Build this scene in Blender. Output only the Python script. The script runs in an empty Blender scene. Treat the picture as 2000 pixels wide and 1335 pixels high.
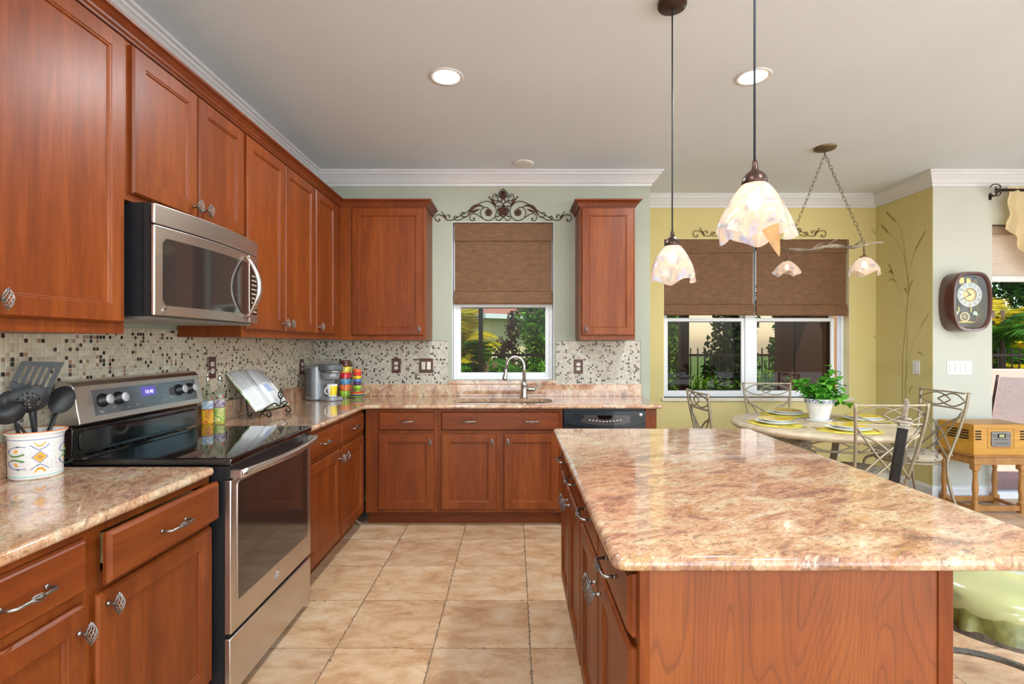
import bpy, bmesh, math, random
from mathutils import Vector, Matrix
sc = bpy.context.scene
PI = math.pi
col = sc.collection

# ------------------------------------------------------------------ camera
F = 1000.0            # focal length in pixels of a 2000x1335 frame
EYE = 1.35
cam_d = bpy.data.cameras.new('camera'); cam = bpy.data.objects.new('camera', cam_d); col.objects.link(cam)
cam.location = (0, 0, EYE); cam.rotation_euler = (PI/2, 0, 0)
cam_d.sensor_fit = 'HORIZONTAL'; cam_d.sensor_width = 36.0; cam_d.lens = 36.0*F/2000
cam_d.shift_x = -3.5/2000; cam_d.shift_y = 3.5/2000
cam_d.clip_start = 0.05; cam_d.clip_end = 200
sc.camera = cam

# ------------------------------------------------------------------ world, sun, exposure
sc.view_settings.view_transform = 'Standard'; sc.view_settings.look = 'None'
sc.view_settings.exposure = 0.65; sc.view_settings.gamma = 1.0
sc.view_settings.use_curve_mapping = False
w = bpy.data.worlds.new('sky'); sc.world = w; w.use_nodes = True
wn = w.node_tree; wn.nodes.clear()
sky = wn.nodes.new('ShaderNodeTexSky'); sky.sky_type = 'NISHITA'; sky.sun_disc = False
sky.sun_elevation = math.radians(62); sky.sun_rotation = math.radians(200)
hs = wn.nodes.new('ShaderNodeHueSaturation'); hs.inputs['Saturation'].default_value = 0.9
bg = wn.nodes.new('ShaderNodeBackground'); bg.inputs['Strength'].default_value = 0.55
wo = wn.nodes.new('ShaderNodeOutputWorld')
wn.links.new(sky.outputs[0], hs.inputs['Color']); wn.links.new(hs.outputs[0], bg.inputs[0]); wn.links.new(bg.outputs[0], wo.inputs[0])
sd = bpy.data.lights.new('sun', 'SUN'); sd.energy = 12.0; sd.angle = math.radians(0.6); sd.color = (1, 0.95, 0.85)
so = bpy.data.objects.new('sun', sd); col.objects.link(so)
so.rotation_euler = Vector((-0.28, 0.38, -0.9)).to_track_quat('-Z', 'Y').to_euler()
CAN_W = 17.5          # watts of each recessed ceiling lamp
PENDANT_W = 0.05
cy = sc.cycles
cy.max_bounces = 8; cy.diffuse_bounces = 4; cy.glossy_bounces = 4; cy.transmission_bounces = 6; cy.transparent_max_bounces = 16
cy.caustics_reflective = False; cy.caustics_refractive = False
cy.sample_clamp_indirect = 4.0; cy.use_denoising = True
try: cy.use_light_tree = True
except Exception: pass

# daylight comes in through openings added for light behind and right of the camera: portals only guide the sky's sampling
def portal(name, loc, rot, sx, sy):
    d = bpy.data.lights.new(name, 'AREA'); d.shape = 'RECTANGLE'; d.size = sx; d.size_y = sy
    d.cycles.is_portal = True
    o = bpy.data.objects.new(name, d); col.objects.link(o); o.location = loc; o.rotation_euler = rot
portal('rear_portal', (2.4, -4.02, 1.2), (PI/2, 0, 0), 7.6, 2.4)
portal('right_portal', (6.48, -0.8, 1.3), (0, PI/2, 0), 2.6, 5.6)
portal('slider_portal', (5.0, 4.56, 1.18), (-PI/2, 0, 0), 1.8, 2.36)
portal('alcove_portal', (2.41, 5.26, 1.6), (-PI/2, 0, 0), 1.85, 1.58)

# ------------------------------------------------------------------ helpers
def C(r, g, b):
    f = lambda c: (c/255/12.92) if c/255 <= 0.04045 else ((c/255+0.055)/1.055)**2.4
    return (f(r), f(g), f(b), 1.0)

class MB:
    def __init__(s): s.v = []; s.f = []; s.m = []; s.s = []
    def add(s, vs, fs, mi=0, sm=False):
        o = len(s.v); s.v.extend([tuple(p) for p in vs])
        for f in fs: s.f.append(tuple(i+o for i in f)); s.m.append(mi); s.s.append(sm)
        return s
    def join(s, o, M=None, mi=None):
        vs = o.v if M is None else [tuple(M @ Vector(p)) for p in o.v]
        k = len(s.v); s.v.extend(vs)
        for f, m, q in zip(o.f, o.m, o.s): s.f.append(tuple(i+k for i in f)); s.m.append(m if mi is None else mi); s.s.append(q)
        return s
    def box(s, x0, x1, y0, y1, z0, z1, mi=0):
        return s.add([(x0,y0,z0),(x1,y0,z0),(x1,y1,z0),(x0,y1,z0),(x0,y0,z1),(x1,y0,z1),(x1,y1,z1),(x0,y1,z1)],
                     [(0,3,2,1),(4,5,6,7),(0,1,5,4),(1,2,6,5),(2,3,7,6),(3,0,4,7)], mi)
    def prism(s, poly, z0, z1, mi=0, M=None, sm=False):
        n = len(poly)
        vs = [Vector((p[0], p[1], z0)) for p in poly]+[Vector((p[0], p[1], z1)) for p in poly]
        if M is not None: vs = [M @ v for v in vs]
        s.add(vs, [tuple(range(n))[::-1], tuple(range(n, 2*n))], mi)
        o = len(s.v)-2*n
        for i in range(n):
            j = (i+1) % n
            s.f.append((o+i, o+j, o+n+j, o+n+i)); s.m.append(mi); s.s.append(sm)
        return s
    def tube(s, pts, r, n=6, mi=0, closed=False, sm=True, flat=None):
        pts = [Vector(p) for p in pts]; m = len(pts)
        rs = r if isinstance(r, (list, tuple)) else [r]*m
        prev = None; rings = []
        for i, p in enumerate(pts):
            a = pts[(i-1) % m] if (closed or i > 0) else p
            b = pts[(i+1) % m] if (closed or i < m-1) else p
            t = (b-a)
            t = t.normalized() if t.length > 1e-9 else Vector((0,0,1))
            if prev is None:
                u = t.cross(Vector((0,0,1)))
                if u.length < 1e-3: u = t.cross(Vector((1,0,0)))
                u.normalize()
            else:
                u = prev - t*prev.dot(t)
                if u.length < 1e-6: u = t.cross(Vector((0.3,0.5,1)))
                u.normalize()
            prev = u; v = t.cross(u)
            ring = []
            for k in range(n):
                an = 2*PI*(k+0.5)/n
                if flat: ring.append(p+u*(math.cos(an)*rs[i]*flat[0])+v*(math.sin(an)*rs[i]*flat[1]))
                else: ring.append(p+u*(math.cos(an)*rs[i])+v*(math.sin(an)*rs[i]))
            rings.append(ring)
        fs = []
        for i in range(m if closed else m-1):
            j = (i+1) % m
            for k in range(n):
                l = (k+1) % n
                fs.append((i*n+k, i*n+l, j*n+l, j*n+k))
        o = len(s.v)
        s.add([q for g in rings for q in g], fs, mi, sm)
        if not closed:
            s.f.append(tuple(o+k for k in range(n))[::-1]); s.m.append(mi); s.s.append(False)
            s.f.append(tuple(o+(m-1)*n+k for k in range(n))); s.m.append(mi); s.s.append(False)
        return s
    def lathe(s, prof, n=24, c=(0,0,0), mi=0, M=None, sm=True, sx=1.0, sy=1.0):
        vs = []; m = len(prof)
        for r, z in prof:
            for k in range(n):
                a = 2*PI*k/n
                p = Vector((c[0]+r*math.cos(a)*sx, c[1]+r*math.sin(a)*sy, c[2]+z))
                vs.append(M @ p if M is not None else p)
        fs = []
        for i in range(m-1):
            for k in range(n):
                l = (k+1) % n
                fs.append((i*n+k, i*n+l, (i+1)*n+l, (i+1)*n+k))
        o = len(s.v); s.add(vs, fs, mi, sm)
        for i in (0, m-1):
            if prof[i][0] > 1e-6: s.f.append(tuple(o+i*n+k for k in range(n))); s.m.append(mi); s.s.append(False)
        return s
    def sphere(s, c, r, n=12, mi=0, sc_=(1,1,1)):
        prof = [(max(1e-7, math.sin(PI*i/(n//2))), -math.cos(PI*i/(n//2))) for i in range(n//2+1)]
        M = Matrix.Translation(c) @ Matrix.Diagonal((r*sc_[0], r*sc_[1], r*sc_[2], 1))
        return s.lathe(prof, n, mi=mi, M=M)
    def sweep(s, path, prof, mi=0, side=1, closed=False, capends=True):
        """path: xy points; prof: (offset to the right*side, z)"""
        n = len(path); P = [Vector((p[0], p[1])) for p in path]; rows = []
        for i in range(n):
            d0 = (P[i]-P[i-1]).normalized() if (i > 0 or closed) else None
            d1 = (P[(i+1) % n]-P[i]).normalized() if (i < n-1 or closed) else None
            d0 = d0 or d1; d1 = d1 or d0
            n0 = Vector((d0.y, -d0.x))*side; n1 = Vector((d1.y, -d1.x))*side
            b = (n0+n1).normalized(); k = 1/max(0.2, b.dot(n0))
            rows.append([(P[i].x+b.x*o*k, P[i].y+b.y*o*k, z) for o, z in prof])
        m = len(prof); fs = []
        for i in range(n if closed else n-1):
            j = (i+1) % n
            for a in range(m-1): fs.append((i*m+a, j*m+a, j*m+a+1, i*m+a+1))
        o = len(s.v); s.add([q for r in rows for q in r], fs, mi)
        if capends and not closed:
            s.f.append(tuple(o+k for k in range(m))); s.m.append(mi); s.s.append(False)
            s.f.append(tuple(o+(n-1)*m+k for k in range(m))[::-1]); s.m.append(mi); s.s.append(False)
        return s
    def mesh(s, name, mats, bevel=0, seg=2, ang=30, recalc=True):
        me = bpy.data.meshes.new(name); me.from_pydata(s.v, [], s.f)
        for m in mats: me.materials.append(m)
        me.polygons.foreach_set('material_index', s.m); me.polygons.foreach_set('use_smooth', s.s)
        if recalc or bevel:
            bm = bmesh.new(); bm.from_mesh(me)
            if recalc: bmesh.ops.recalc_face_normals(bm, faces=bm.faces)
            if bevel:
                es = [e for e in bm.edges if len(e.link_faces) == 2 and e.calc_face_angle(0) > math.radians(ang)]
                r = bmesh.ops.bevel(bm, geom=es, offset=bevel, segments=seg, affect='EDGES', clamp_overlap=True, profile=0.5)
                if seg > 1:
                    for f in r['faces']: f.smooth = True
            bm.to_mesh(me); bm.free()
        me.update(); return me
    def build(s, name, mats, parent=None, loc=(0,0,0), rot=(0,0,0), **k):
        if not isinstance(mats, (list, tuple)): mats = [mats]
        return link(name, s.mesh(name, mats, **k), parent, loc, rot)

def link(name, me, parent=None, loc=(0,0,0), rot=(0,0,0)):
    o = bpy.data.objects.new(name, me); col.objects.link(o)
    o.location = loc; o.rotation_euler = rot
    if parent: o.parent = parent
    return o
def tag(o, label=None, cat=None, group=None, kind=None):
    if label: o['label'] = label
    if cat: o['category'] = cat
    if group: o['group'] = group
    if kind: o['kind'] = kind
    return o
def thing(name, label, cat, loc=(0,0,0), rotz=0, group=None):
    o = bpy.data.objects.new(name, None); col.objects.link(o); o.empty_display_size = 0.05
    o.location = loc; o.rotation_euler = (0, 0, rotz)
    return tag(o, label, cat, group)
def struct(o): o['kind'] = 'structure'; return o
def dup(root, loc, rotz=0, label=None, group=None):
    r = root.copy(); col.objects.link(r); r.location = loc; r.rotation_euler = (0, 0, rotz)
    if label: r['label'] = label
    if group: r['group'] = group
    for ch in list(root.children):
        c = ch.copy(); col.objects.link(c); c.parent = r
        for g in list(ch.children):
            e = g.copy(); col.objects.link(e); e.parent = c
    return r
def smooth_pts(pts, k=5, closed=False):
    P = [Vector(p) for p in pts]; n = len(P); out = []
    for i in range(n if closed else n-1):
        p0 = P[(i-1) % n] if (closed or i > 0) else P[i]*2-P[i+1]
        p1 = P[i]; p2 = P[(i+1) % n]
        p3 = P[(i+2) % n] if (closed or i < n-2) else p2*2-p1
        for a in range(k):
            t = a/k
            out.append(0.5*((2*p1)+(p2-p0)*t+(2*p0-5*p1+4*p2-p3)*t*t+(3*p1-p0-3*p2+p3)*t*t*t))
    if not closed: out.append(P[-1])
    return out
def rrect(x0, x1, y0, y1, r, n=5):
    out = []
    for cx, cy_, a0 in ((x1-r, y0+r, -PI/2), (x1-r, y1-r, 0), (x0+r, y1-r, PI/2), (x0+r, y0+r, PI)):
        for i in range(n+1):
            a = a0+PI/2*i/n; out.append((cx+r*math.cos(a), cy_+r*math.sin(a)))
    return out
def cut(o, cutter_mb):
    c = cutter_mb.build('cutter_tmp', [])
    md = o.modifiers.new('b', 'BOOLEAN'); md.operation = 'DIFFERENCE'; md.object = c; md.solver = 'EXACT'
    dg = bpy.context.evaluated_depsgraph_get()
    me = bpy.data.meshes.new_from_object(o.evaluated_get(dg)); o.modifiers.clear()
    old = o.data; o.data = me; me.name = old.name
    cm = c.data; bpy.data.objects.remove(c); bpy.data.meshes.remove(cm)
def text_mb(txt, size, depth=0.0008, align='CENTER', shear=0):
    cu = bpy.data.curves.new('t', 'FONT'); cu.body = txt; cu.size = size; cu.extrude = depth; cu.align_x = align; cu.align_y = 'CENTER'; cu.shear = shear
    cu.resolution_u = 3
    o = bpy.data.objects.new('t', cu); col.objects.link(o)
    dg = bpy.context.evaluated_depsgraph_get(); dg.update()
    me = bpy.data.meshes.new_from_object(o.evaluated_get(dg))
    m = MB(); m.add([v.co for v in me.vertices], [tuple(p.vertices) for p in me.polygons])
    bpy.data.objects.remove(o); bpy.data.meshes.remove(me)
    return m

# ------------------------------------------------------------------ materials
def newmat(name):
    m = bpy.data.materials.new(name); m.use_nodes = True; nt = m.node_tree; nt.nodes.clear()
    out = nt.nodes.new('ShaderNodeOutputMaterial'); b = nt.nodes.new('ShaderNodeBsdfPrincipled')
    nt.links.new(b.outputs[0], out.inputs[0]); return m, nt, b, out
def nd(nt, t, ins=None, **pr):
    n = nt.nodes.new(t)
    for k, v in pr.items(): setattr(n, k, v)
    for k, v in (ins or {}).items():
        if hasattr(v, 'is_linked') or isinstance(v, bpy.types.NodeSocket): nt.links.new(v, n.inputs[k])
        else: n.inputs[k].default_value = v
    return n
def ramp(nt, fac, stops, interp='LINEAR'):
    r = nt.nodes.new('ShaderNodeValToRGB'); r.color_ramp.interpolation = interp
    e = r.color_ramp.elements
    while len(e) < len(stops): e.new(0.5)
    for i, (p, c) in enumerate(stops): e[i].position = p; e[i].color = c
    nt.links.new(fac, r.inputs[0]); return r.outputs[0]
def mth(nt, op, a, b=0.0, c=None):
    n = nt.nodes.new('ShaderNodeMath'); n.operation = op
    for i, v in enumerate((a, b) if c is None else (a, b, c)):
        if isinstance(v, bpy.types.NodeSocket): nt.links.new(v, n.inputs[i])
        else: n.inputs[i].default_value = v
    return n.outputs[0]
def mixc(nt, fac, a, b, mode='MIX'):
    n = nt.nodes.new('ShaderNodeMix'); n.data_type = 'RGBA'; n.blend_type = mode
    for idx, v in ((0, fac), (6, a), (7, b)):
        if isinstance(v, bpy.types.NodeSocket): nt.links.new(v, n.inputs[idx])
        else: n.inputs[idx].default_value = v
    return n.outputs[2]
def coords(nt, scale=(1,1,1), rot=(0,0,0), rnd=False):
    tc = nt.nodes.new('ShaderNodeTexCoord'); v = tc.outputs['Object']
    if rnd:
        oi = nt.nodes.new('ShaderNodeObjectInfo')
        k = mth(nt, 'MULTIPLY', oi.outputs['Random'], 37.0)
        a = nt.nodes.new('ShaderNodeVectorMath'); a.operation = 'ADD'
        nt.links.new(v, a.inputs[0]); nt.links.new(k, a.inputs[1]); v = a.outputs[0]
    mp = nt.nodes.new('ShaderNodeMapping'); mp.inputs['Scale'].default_value = scale; mp.inputs['Rotation'].default_value = rot
    nt.links.new(v, mp.inputs[0]); return mp.outputs[0]
def noise(nt, vec, scale, detail=4, rough=0.5, dist=0.0):
    return nd(nt, 'ShaderNodeTexNoise', {'Vector': vec, 'Scale': scale, 'Detail': detail, 'Roughness': rough, 'Distortion': dist}).outputs['Fac']
def bump(nt, b, h, strength=0.2, dist=0.002):
    n = nd(nt, 'ShaderNodeBump', {'Height': h, 'Strength': strength, 'Distance': dist}); nt.links.new(n.outputs[0], b.inputs['Normal'])
def plain(name, c, rough=0.5, metal=0.0, coat=0.0, var=0.06, vs=40, spec=0.5, em=None, ems=0, aniso=0):
    m, nt, b, out = newmat(name)
    v = coords(nt); f = noise(nt, v, vs, 3)
    lo = tuple(max(0, x*(1-var)) for x in c[:3])+(1,); hi = tuple(min(1, x*(1+var)) for x in c[:3])+(1,)
    nt.links.new(ramp(nt, f, [(0.3, lo), (0.7, hi)]), b.inputs['Base Color'])
    b.inputs['Roughness'].default_value = rough; b.inputs['Metallic'].default_value = metal
    b.inputs['Coat Weight'].default_value = coat; b.inputs['Coat Roughness'].default_value = 0.08
    b.inputs['Specular IOR Level'].default_value = spec
    if em: b.inputs['Emission Color'].default_value = em; b.inputs['Emission Strength'].default_value = ems
    return m
def wood(name, dark, mid, light, sc_=(14, 14, 1.3), rough=0.40, coat=0.16, big=0.5):
    m, nt, b, out = newmat(name)
    v = coords(nt, sc_, rnd=True); v2 = coords(nt, tuple(x*0.35 for x in sc_), rnd=True)
    f1 = noise(nt, v, 3.0, 6, 0.6, 0.8); f2 = noise(nt, v2, 1.6, 3, 0.5, 0.4)
    f = mth(nt, 'ADD', mth(nt, 'MULTIPLY', f1, 1-big), mth(nt, 'MULTIPLY', f2, big))
    c = ramp(nt, f, [(0.32, dark), (0.5, mid), (0.68, light)])
    nt.links.new(c, b.inputs['Base Color'])
    b.inputs['Roughness'].default_value = rough; b.inputs['Coat Weight'].default_value = coat; b.inputs['Coat Roughness'].default_value = 0.35; b.inputs['Specular IOR Level'].default_value = 0.22
    bump(nt, b, f1, 0.08, 0.001); return m
CHERRY = wood('cherry_wood', C(97,43,13), C(119,56,18), C(139,72,27))
CHERRY_H = wood('cherry_wood_level', C(94,41,12), C(115,53,17), C(135,69,25), (1.3, 14, 14))
CHERRY_DK = wood('cherry_wood_moulding', C(90,40,15), C(107,49,20), C(125,63,27), (3, 3, 3))
def cathedral():
    m, nt, b, out = newmat('cherry_veneer')
    v = coords(nt, (0.0, 4.2, 0.75)); d = noise(nt, v, 1.0, 2, 0.4, 0.2)
    fr = mth(nt, 'FRACT', mth(nt, 'MULTIPLY', d, 38.0))
    ln = ramp(nt, fr, [(0.0, (1,1,1,1)), (0.10, (0.35,0.35,0.35,1)), (0.45, (0.0,0.0,0.0,1)), (0.93, (0.15,0.15,0.15,1)), (1.0, (1,1,1,1))])
    fine = noise(nt, coords(nt, (1, 140, 3)), 2.0, 5, 0.6); big = noise(nt, coords(nt, (1, 5, 0.6)), 1.3, 3)
    f = mth(nt, 'ADD', mth(nt, 'MULTIPLY', big, 0.5), mth(nt, 'MULTIPLY', fine, 0.5))
    c = ramp(nt, f, [(0.30, C(112,52,16)), (0.50, C(132,66,22)), (0.68, C(150,82,31))])
    c = mixc(nt, mth(nt, 'MULTIPLY', ln, 0.5), c, C(80,32,14))
    nt.links.new(c, b.inputs['Base Color']); b.inputs['Roughness'].default_value = 0.4; b.inputs['Coat Weight'].default_value = 0.2
    return m
VENEER = cathedral()
OAK = wood('honey_oak', C(172,120,42), C(192,140,52), C(204,156,70), (2, 16, 16), 0.4, 0.3)
OAK_V = wood('honey_oak_leg', C(146,98,50), C(168,118,64), C(188,138,82), (16, 16, 2), 0.4, 0.3)
PALE_WOOD = wood('drawer_side_wood', C(190,160,105), C(205,178,124), C(220,196,145), (14, 2, 14), 0.5, 0.0)
DRIFT = wood('driftwood', C(74,66,56), C(150,138,118), C(205,196,178), (30, 2, 30), 0.7, 0.0)
def granite(name, ang):
    m, nt, b, out = newmat(name)
    r0 = coords(nt, (1,1,1), (0, 0, math.radians(ang)))
    def st(k, o=0.0):
        mp = nt.nodes.new('ShaderNodeMapping'); mp.inputs['Scale'].default_value = (1, k, 1); mp.inputs['Location'].default_value = (o, o, 0)
        nt.links.new(r0, mp.inputs[0]); return mp.outputs[0]
    n1 = noise(nt, st(1.9), 5.0, 10, 0.74, 0.9); n2 = noise(nt, st(2.2, 3), 9.0, 8, 0.74, 0.7)
    n3 = noise(nt, st(1.5, 5), 75, 5, 0.78); n4 = noise(nt, st(1.7, 7), 95, 3, 0.66, 0.3); n5 = noise(nt, st(2.6, 9), 22, 9, 0.80, 0.5); n6 = noise(nt, st(2.0, 2), 42, 6, 0.8, 0.4)
    c1 = ramp(nt, n1, [(0.32, C(116,84,76)), (0.41, C(156,114,94)), (0.47, C(188,142,112)), (0.53, C(196,160,126)), (0.61, C(206,188,158)), (0.72, C(196,172,134))])
    c2 = mixc(nt, ramp(nt, n2, [(0.54, (0,0,0,1)), (0.64, (0.6,0.6,0.6,1))]), c1, C(182,134,70))
    c3 = mixc(nt, ramp(nt, n5, [(0.38, (0.8,0.8,0.8,1)), (0.47, (0,0,0,1))]), c2, C(118,90,84))
    c3 = mixc(nt, ramp(nt, n5, [(0.54, (0,0,0,1)), (0.63, (0.75,0.75,0.75,1))]), c3, C(212,200,178))
    c3 = mixc(nt, ramp(nt, n6, [(0.36, (0.65,0.65,0.65,1)), (0.46, (0,0,0,1))]), c3, C(136,104,80))
    c4 = mixc(nt, 0.8, c3, ramp(nt, n3, [(0.34, (0.56,0.50,0.46,1)), (0.50, (1,1,1,1))]), 'MULTIPLY')
    c5 = mixc(nt, ramp(nt, n4, [(0.30, (0.85,0.85,0.85,1)), (0.35, (0,0,0,1))]), c4, C(46,36,34))
    nt.links.new(c5, b.inputs['Base Color']); b.inputs['Roughness'].default_value = 0.12
    b.inputs['Coat Weight'].default_value = 0.6; b.inputs['Coat Roughness'].default_value = 0.03
    return m
GRANITE = granite('granite', -28); GRANITE_L = granite('granite_left', 62)
def mosaic(name, axis, p=0.0163, k=(1,1,1)):
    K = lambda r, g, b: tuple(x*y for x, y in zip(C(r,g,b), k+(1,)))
    m, nt, b, out = newmat(name)
    sx = nd(nt, 'ShaderNodeSeparateXYZ', {0: nd(nt, 'ShaderNodeTexCoord').outputs['Object']})
    u = mth(nt, 'DIVIDE', sx.outputs[axis], p); v = mth(nt, 'DIVIDE', sx.outputs[2], p)
    cu = mth(nt, 'FLOOR', u); cv = mth(nt, 'FLOOR', v); fu = mth(nt, 'FRACT', u); fv = mth(nt, 'FRACT', v)
    cell = nd(nt, 'ShaderNodeCombineXYZ', {0: cu, 1: cv, 2: 3.7}).outputs[0]
    wn_ = nd(nt, 'ShaderNodeTexWhiteNoise', {'Vector': cell}); r = wn_.outputs['Value']
    tile = ramp(nt, r, [(0.0, K(196,186,164)), (0.25, K(184,174,152)), (0.45, K(206,198,178)), (0.62, K(176,166,146)), (0.76, K(190,181,160)),
                        (0.845, K(150,116,96)), (0.89, K(60,38,32)), (0.95, K(34,24,23))], 'CONSTANT')
    du = mth(nt, 'ABSOLUTE', mth(nt, 'SUBTRACT', fu, 0.5)); dv = mth(nt, 'ABSOLUTE', mth(nt, 'SUBTRACT', fv, 0.5))
    e = mth(nt, 'MAXIMUM', du, dv); g = mth(nt, 'GREATER_THAN', e, 0.44)
    nt.links.new(mixc(nt, g, tile, K(206,200,184)), b.inputs['Base Color'])
    nt.links.new(mth(nt, 'ADD', mth(nt, 'MULTIPLY', g, 0.5), 0.12), b.inputs['Roughness'])
    h = nd(nt, 'ShaderNodeMapRange', {'Value': e, 'From Min': 0.46, 'From Max': 0.34, 'To Min': 0.0, 'To Max': 1.0}).outputs[0]
    bump(nt, b, h, 0.5, 0.002); return m
MOSAIC_BACK = mosaic('mosaic_glass_tile_cool_light', 0, k=(0.90,0.95,1.06)); MOSAIC_LEFT = mosaic('mosaic_glass_tile_left', 1)  # same tile; back copy painted cooler for the light on that wall
def floor_tile():
    m, nt, b, out = newmat('stone_floor_tile')
    oc = nd(nt, 'ShaderNodeTexCoord').outputs['Object']
    wob = nd(nt, 'ShaderNodeTexNoise', {'Vector': oc, 'Scale': 28.0, 'Detail': 4.0})
    s = nd(nt, 'ShaderNodeSeparateXYZ', {0: oc})
    u = mth(nt, 'DIVIDE', mth(nt, 'SUBTRACT', s.outputs[0], 0.073), 0.431); v = mth(nt, 'DIVIDE', mth(nt, 'SUBTRACT', s.outputs[1], 2.272), 0.4235)
    j = mth(nt, 'MULTIPLY', mth(nt, 'SUBTRACT', wob.outputs['Fac'], 0.5), 0.028)
    uu = mth(nt, 'ADD', u, j); vv = mth(nt, 'ADD', v, j)
    fu = mth(nt, 'ABSOLUTE', mth(nt, 'SUBTRACT', mth(nt, 'FRACT', mth(nt, 'ADD', uu, 0.5)), 0.5)); fv = mth(nt, 'ABSOLUTE', mth(nt, 'SUBTRACT', mth(nt, 'FRACT', mth(nt, 'ADD', vv, 0.5)), 0.5))
    chip = mth(nt, 'MULTIPLY', mth(nt, 'MAXIMUM', mth(nt, 'SUBTRACT', noise(nt, oc, 34.0, 4, 0.65), 0.57), 0.0), 0.30)
    gu = mth(nt, 'LESS_THAN', fu, mth(nt, 'ADD', chip, 0.0065)); gv = mth(nt, 'LESS_THAN', fv, mth(nt, 'ADD', mth(nt, 'MULTIPLY', chip, 0.6), 0.0038)); g = mth(nt, 'MAXIMUM', gu, gv)
    cell = nd(nt, 'ShaderNodeCombineXYZ', {0: mth(nt, 'FLOOR', u), 1: mth(nt, 'FLOOR', v), 2: 0.0}).outputs[0]
    rn = nd(nt, 'ShaderNodeTexWhiteNoise', {'Vector': cell})
    off = nd(nt, 'ShaderNodeVectorMath', {0: oc, 1: nd(nt, 'ShaderNodeVectorMath', {0: rn.outputs['Color'], 3: 9.0}, operation='SCALE').outputs[0]}, operation='ADD').outputs[0]
    n1 = noise(nt, nd(nt, 'ShaderNodeMapping', {'Vector': off, 'Scale': (1, 1.8, 1)}).outputs[0], 5.5, 11, 0.70, 0.35)
    c1 = ramp(nt, n1, [(0.28, C(168,130,98)), (0.42, C(190,154,118)), (0.54, C(206,176,142)), (0.68, C(214,194,168))])
    tint = ramp(nt, rn.outputs['Value'], [(0.0, (0.84,0.80,0.77,1)), (0.5, (1.0,0.95,0.88,1)), (1.0, (1.0,1.0,1.0,1))])
    c2 = mixc(nt, 0.8, c1, tint, 'MULTIPLY')
    n2 = noise(nt, off, 14.0, 8, 0.75, 0.5)
    vein = ramp(nt, mth(nt, 'ABSOLUTE', mth(nt, 'SUBTRACT', n2, 0.40)), [(0.0, (0.75,0.75,0.75,1)), (0.014, (0.0,0.0,0.0,1))])
    msk = ramp(nt, noise(nt, off, 5.0, 3), [(0.50, (0,0,0,1)), (0.60, (0.9,0.9,0.9,1))])
    c3 = mixc(nt, mth(nt, 'MULTIPLY', vein, msk), c2, C(124,92,68))
    nt.links.new(mixc(nt, g, c3, C(126,106,84)), b.inputs['Base Color'])
    b.inputs['Roughness'].default_value = 0.34; b.inputs['Specular IOR Level'].default_value = 0.4
    h = mth(nt, 'SUBTRACT', mth(nt, 'MULTIPLY', n1, 0.3), g); bump(nt, b, h, 0.25, 0.002); return m
FLOOR = floor_tile()
def wallpaint(name, c, bs=0.12):
    m, nt, b, out = newmat(name)
    f = noise(nt, coords(nt), 90, 3, 0.5); l = noise(nt, coords(nt), 1.2, 2)
    c2 = tuple(x*0.96 for x in c[:3])+(1,)
    nt.links.new(ramp(nt, l, [(0.35, c2), (0.65, c)]), b.inputs['Base Color']); b.inputs['Roughness'].default_value = 0.6; b.inputs['Specular IOR Level'].default_value = 0.3
    bump(nt, b, f, bs, 0.003); return m
SAGE = wallpaint('pale_sage_paint', C(169,174,160), 0.25)
CREAM = wallpaint('cream_white_paint', C(195,198,189))
YELLOW = wallpaint('yellow_paint', C(206,193,134))
REVEAL = wallpaint('window_reveal_paint', C(232,222,176))
CEIL = wallpaint('ceiling_paint', C(220,230,241), 0.18)
TRIM = plain('white_trim_paint', C(212,214,218), 0.35, var=0.02)
VINYL = plain('white_window_vinyl', C(226,230,234), 0.35, var=0.02)
STEEL = plain('stainless_steel', (0.66, 0.61, 0.57, 1), 0.29, 1.0, var=0.05, vs=3)
STEEL_B = plain('bright_steel', (0.62, 0.60, 0.58, 1), 0.2, 1.0, var=0.03)
NICKEL = plain('brushed_nickel', (0.50, 0.48, 0.45, 1), 0.28, 1.0, var=0.04)
PEWTER = plain('pewter', (0.33, 0.315, 0.30, 1), 0.33, 1.0, var=0.2, vs=200)
BLACKP = plain('black_plastic', C(28,30,34), 0.35, var=0.08)
BLACKG = plain('black_glass', C(12,11,13), 0.03, coat=0.5, var=0.02)
OVENG = plain('oven_window_glass', C(40,34,32), 0.04, coat=0.8, var=0.05)
DARKGAP = plain('dark_gap', C(14,10,8), 0.8)
IRON = plain('dark_iron', C(44,30,25), 0.5, 0.4, var=0.3, vs=60)
IRON_BK = plain('black_iron', C(40,37,35), 0.45, 0.4, var=0.3, vs=60)
RUST = plain('rust_brown_iron', C(76,38,28), 0.6, 0.3, var=0.4, vs=120)
BRONZE = plain('bronze_pendant_cap', C(72,52,46), 0.35, 0.6, var=0.15)
ANTIQ = plain('antique_brass', C(112,98,72), 0.4, 0.6, var=0.2, vs=80)
OLIVE = plain('olive_bronze_iron', C(110,94,60), 0.5, 0.3, var=0.2, vs=80)
CORD = plain('dark_blue_cord', C(32,42,54), 0.5)
WHITEP = plain('white_plastic', C(216,217,218), 0.35, var=0.02)
BROWNP = plain('brown_wall_plate', C(78,40,32), 0.4, var=0.1, coat=0.2)
IVORY = plain('ivory_socket', C(212,208,196), 0.35, var=0.02)
CHAIRM = plain('champagne_metal', C(158,146,124), 0.38, 0.45, var=0.08)
STONE = plain('cast_stone_top', C(196,180,152), 0.45, var=0.16, vs=22, coat=0.1)
CERAMIC = plain('white_ceramic', C(232,232,230), 0.2, var=0.02, coat=0.3)
YELLOWG = plain('yellow_glaze', C(232,196,30), 0.22, var=0.04, coat=0.3)
PLACEM = plain('yellow_placemat_weave', C(222,206,84), 0.75, var=0.15, vs=300)
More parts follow.
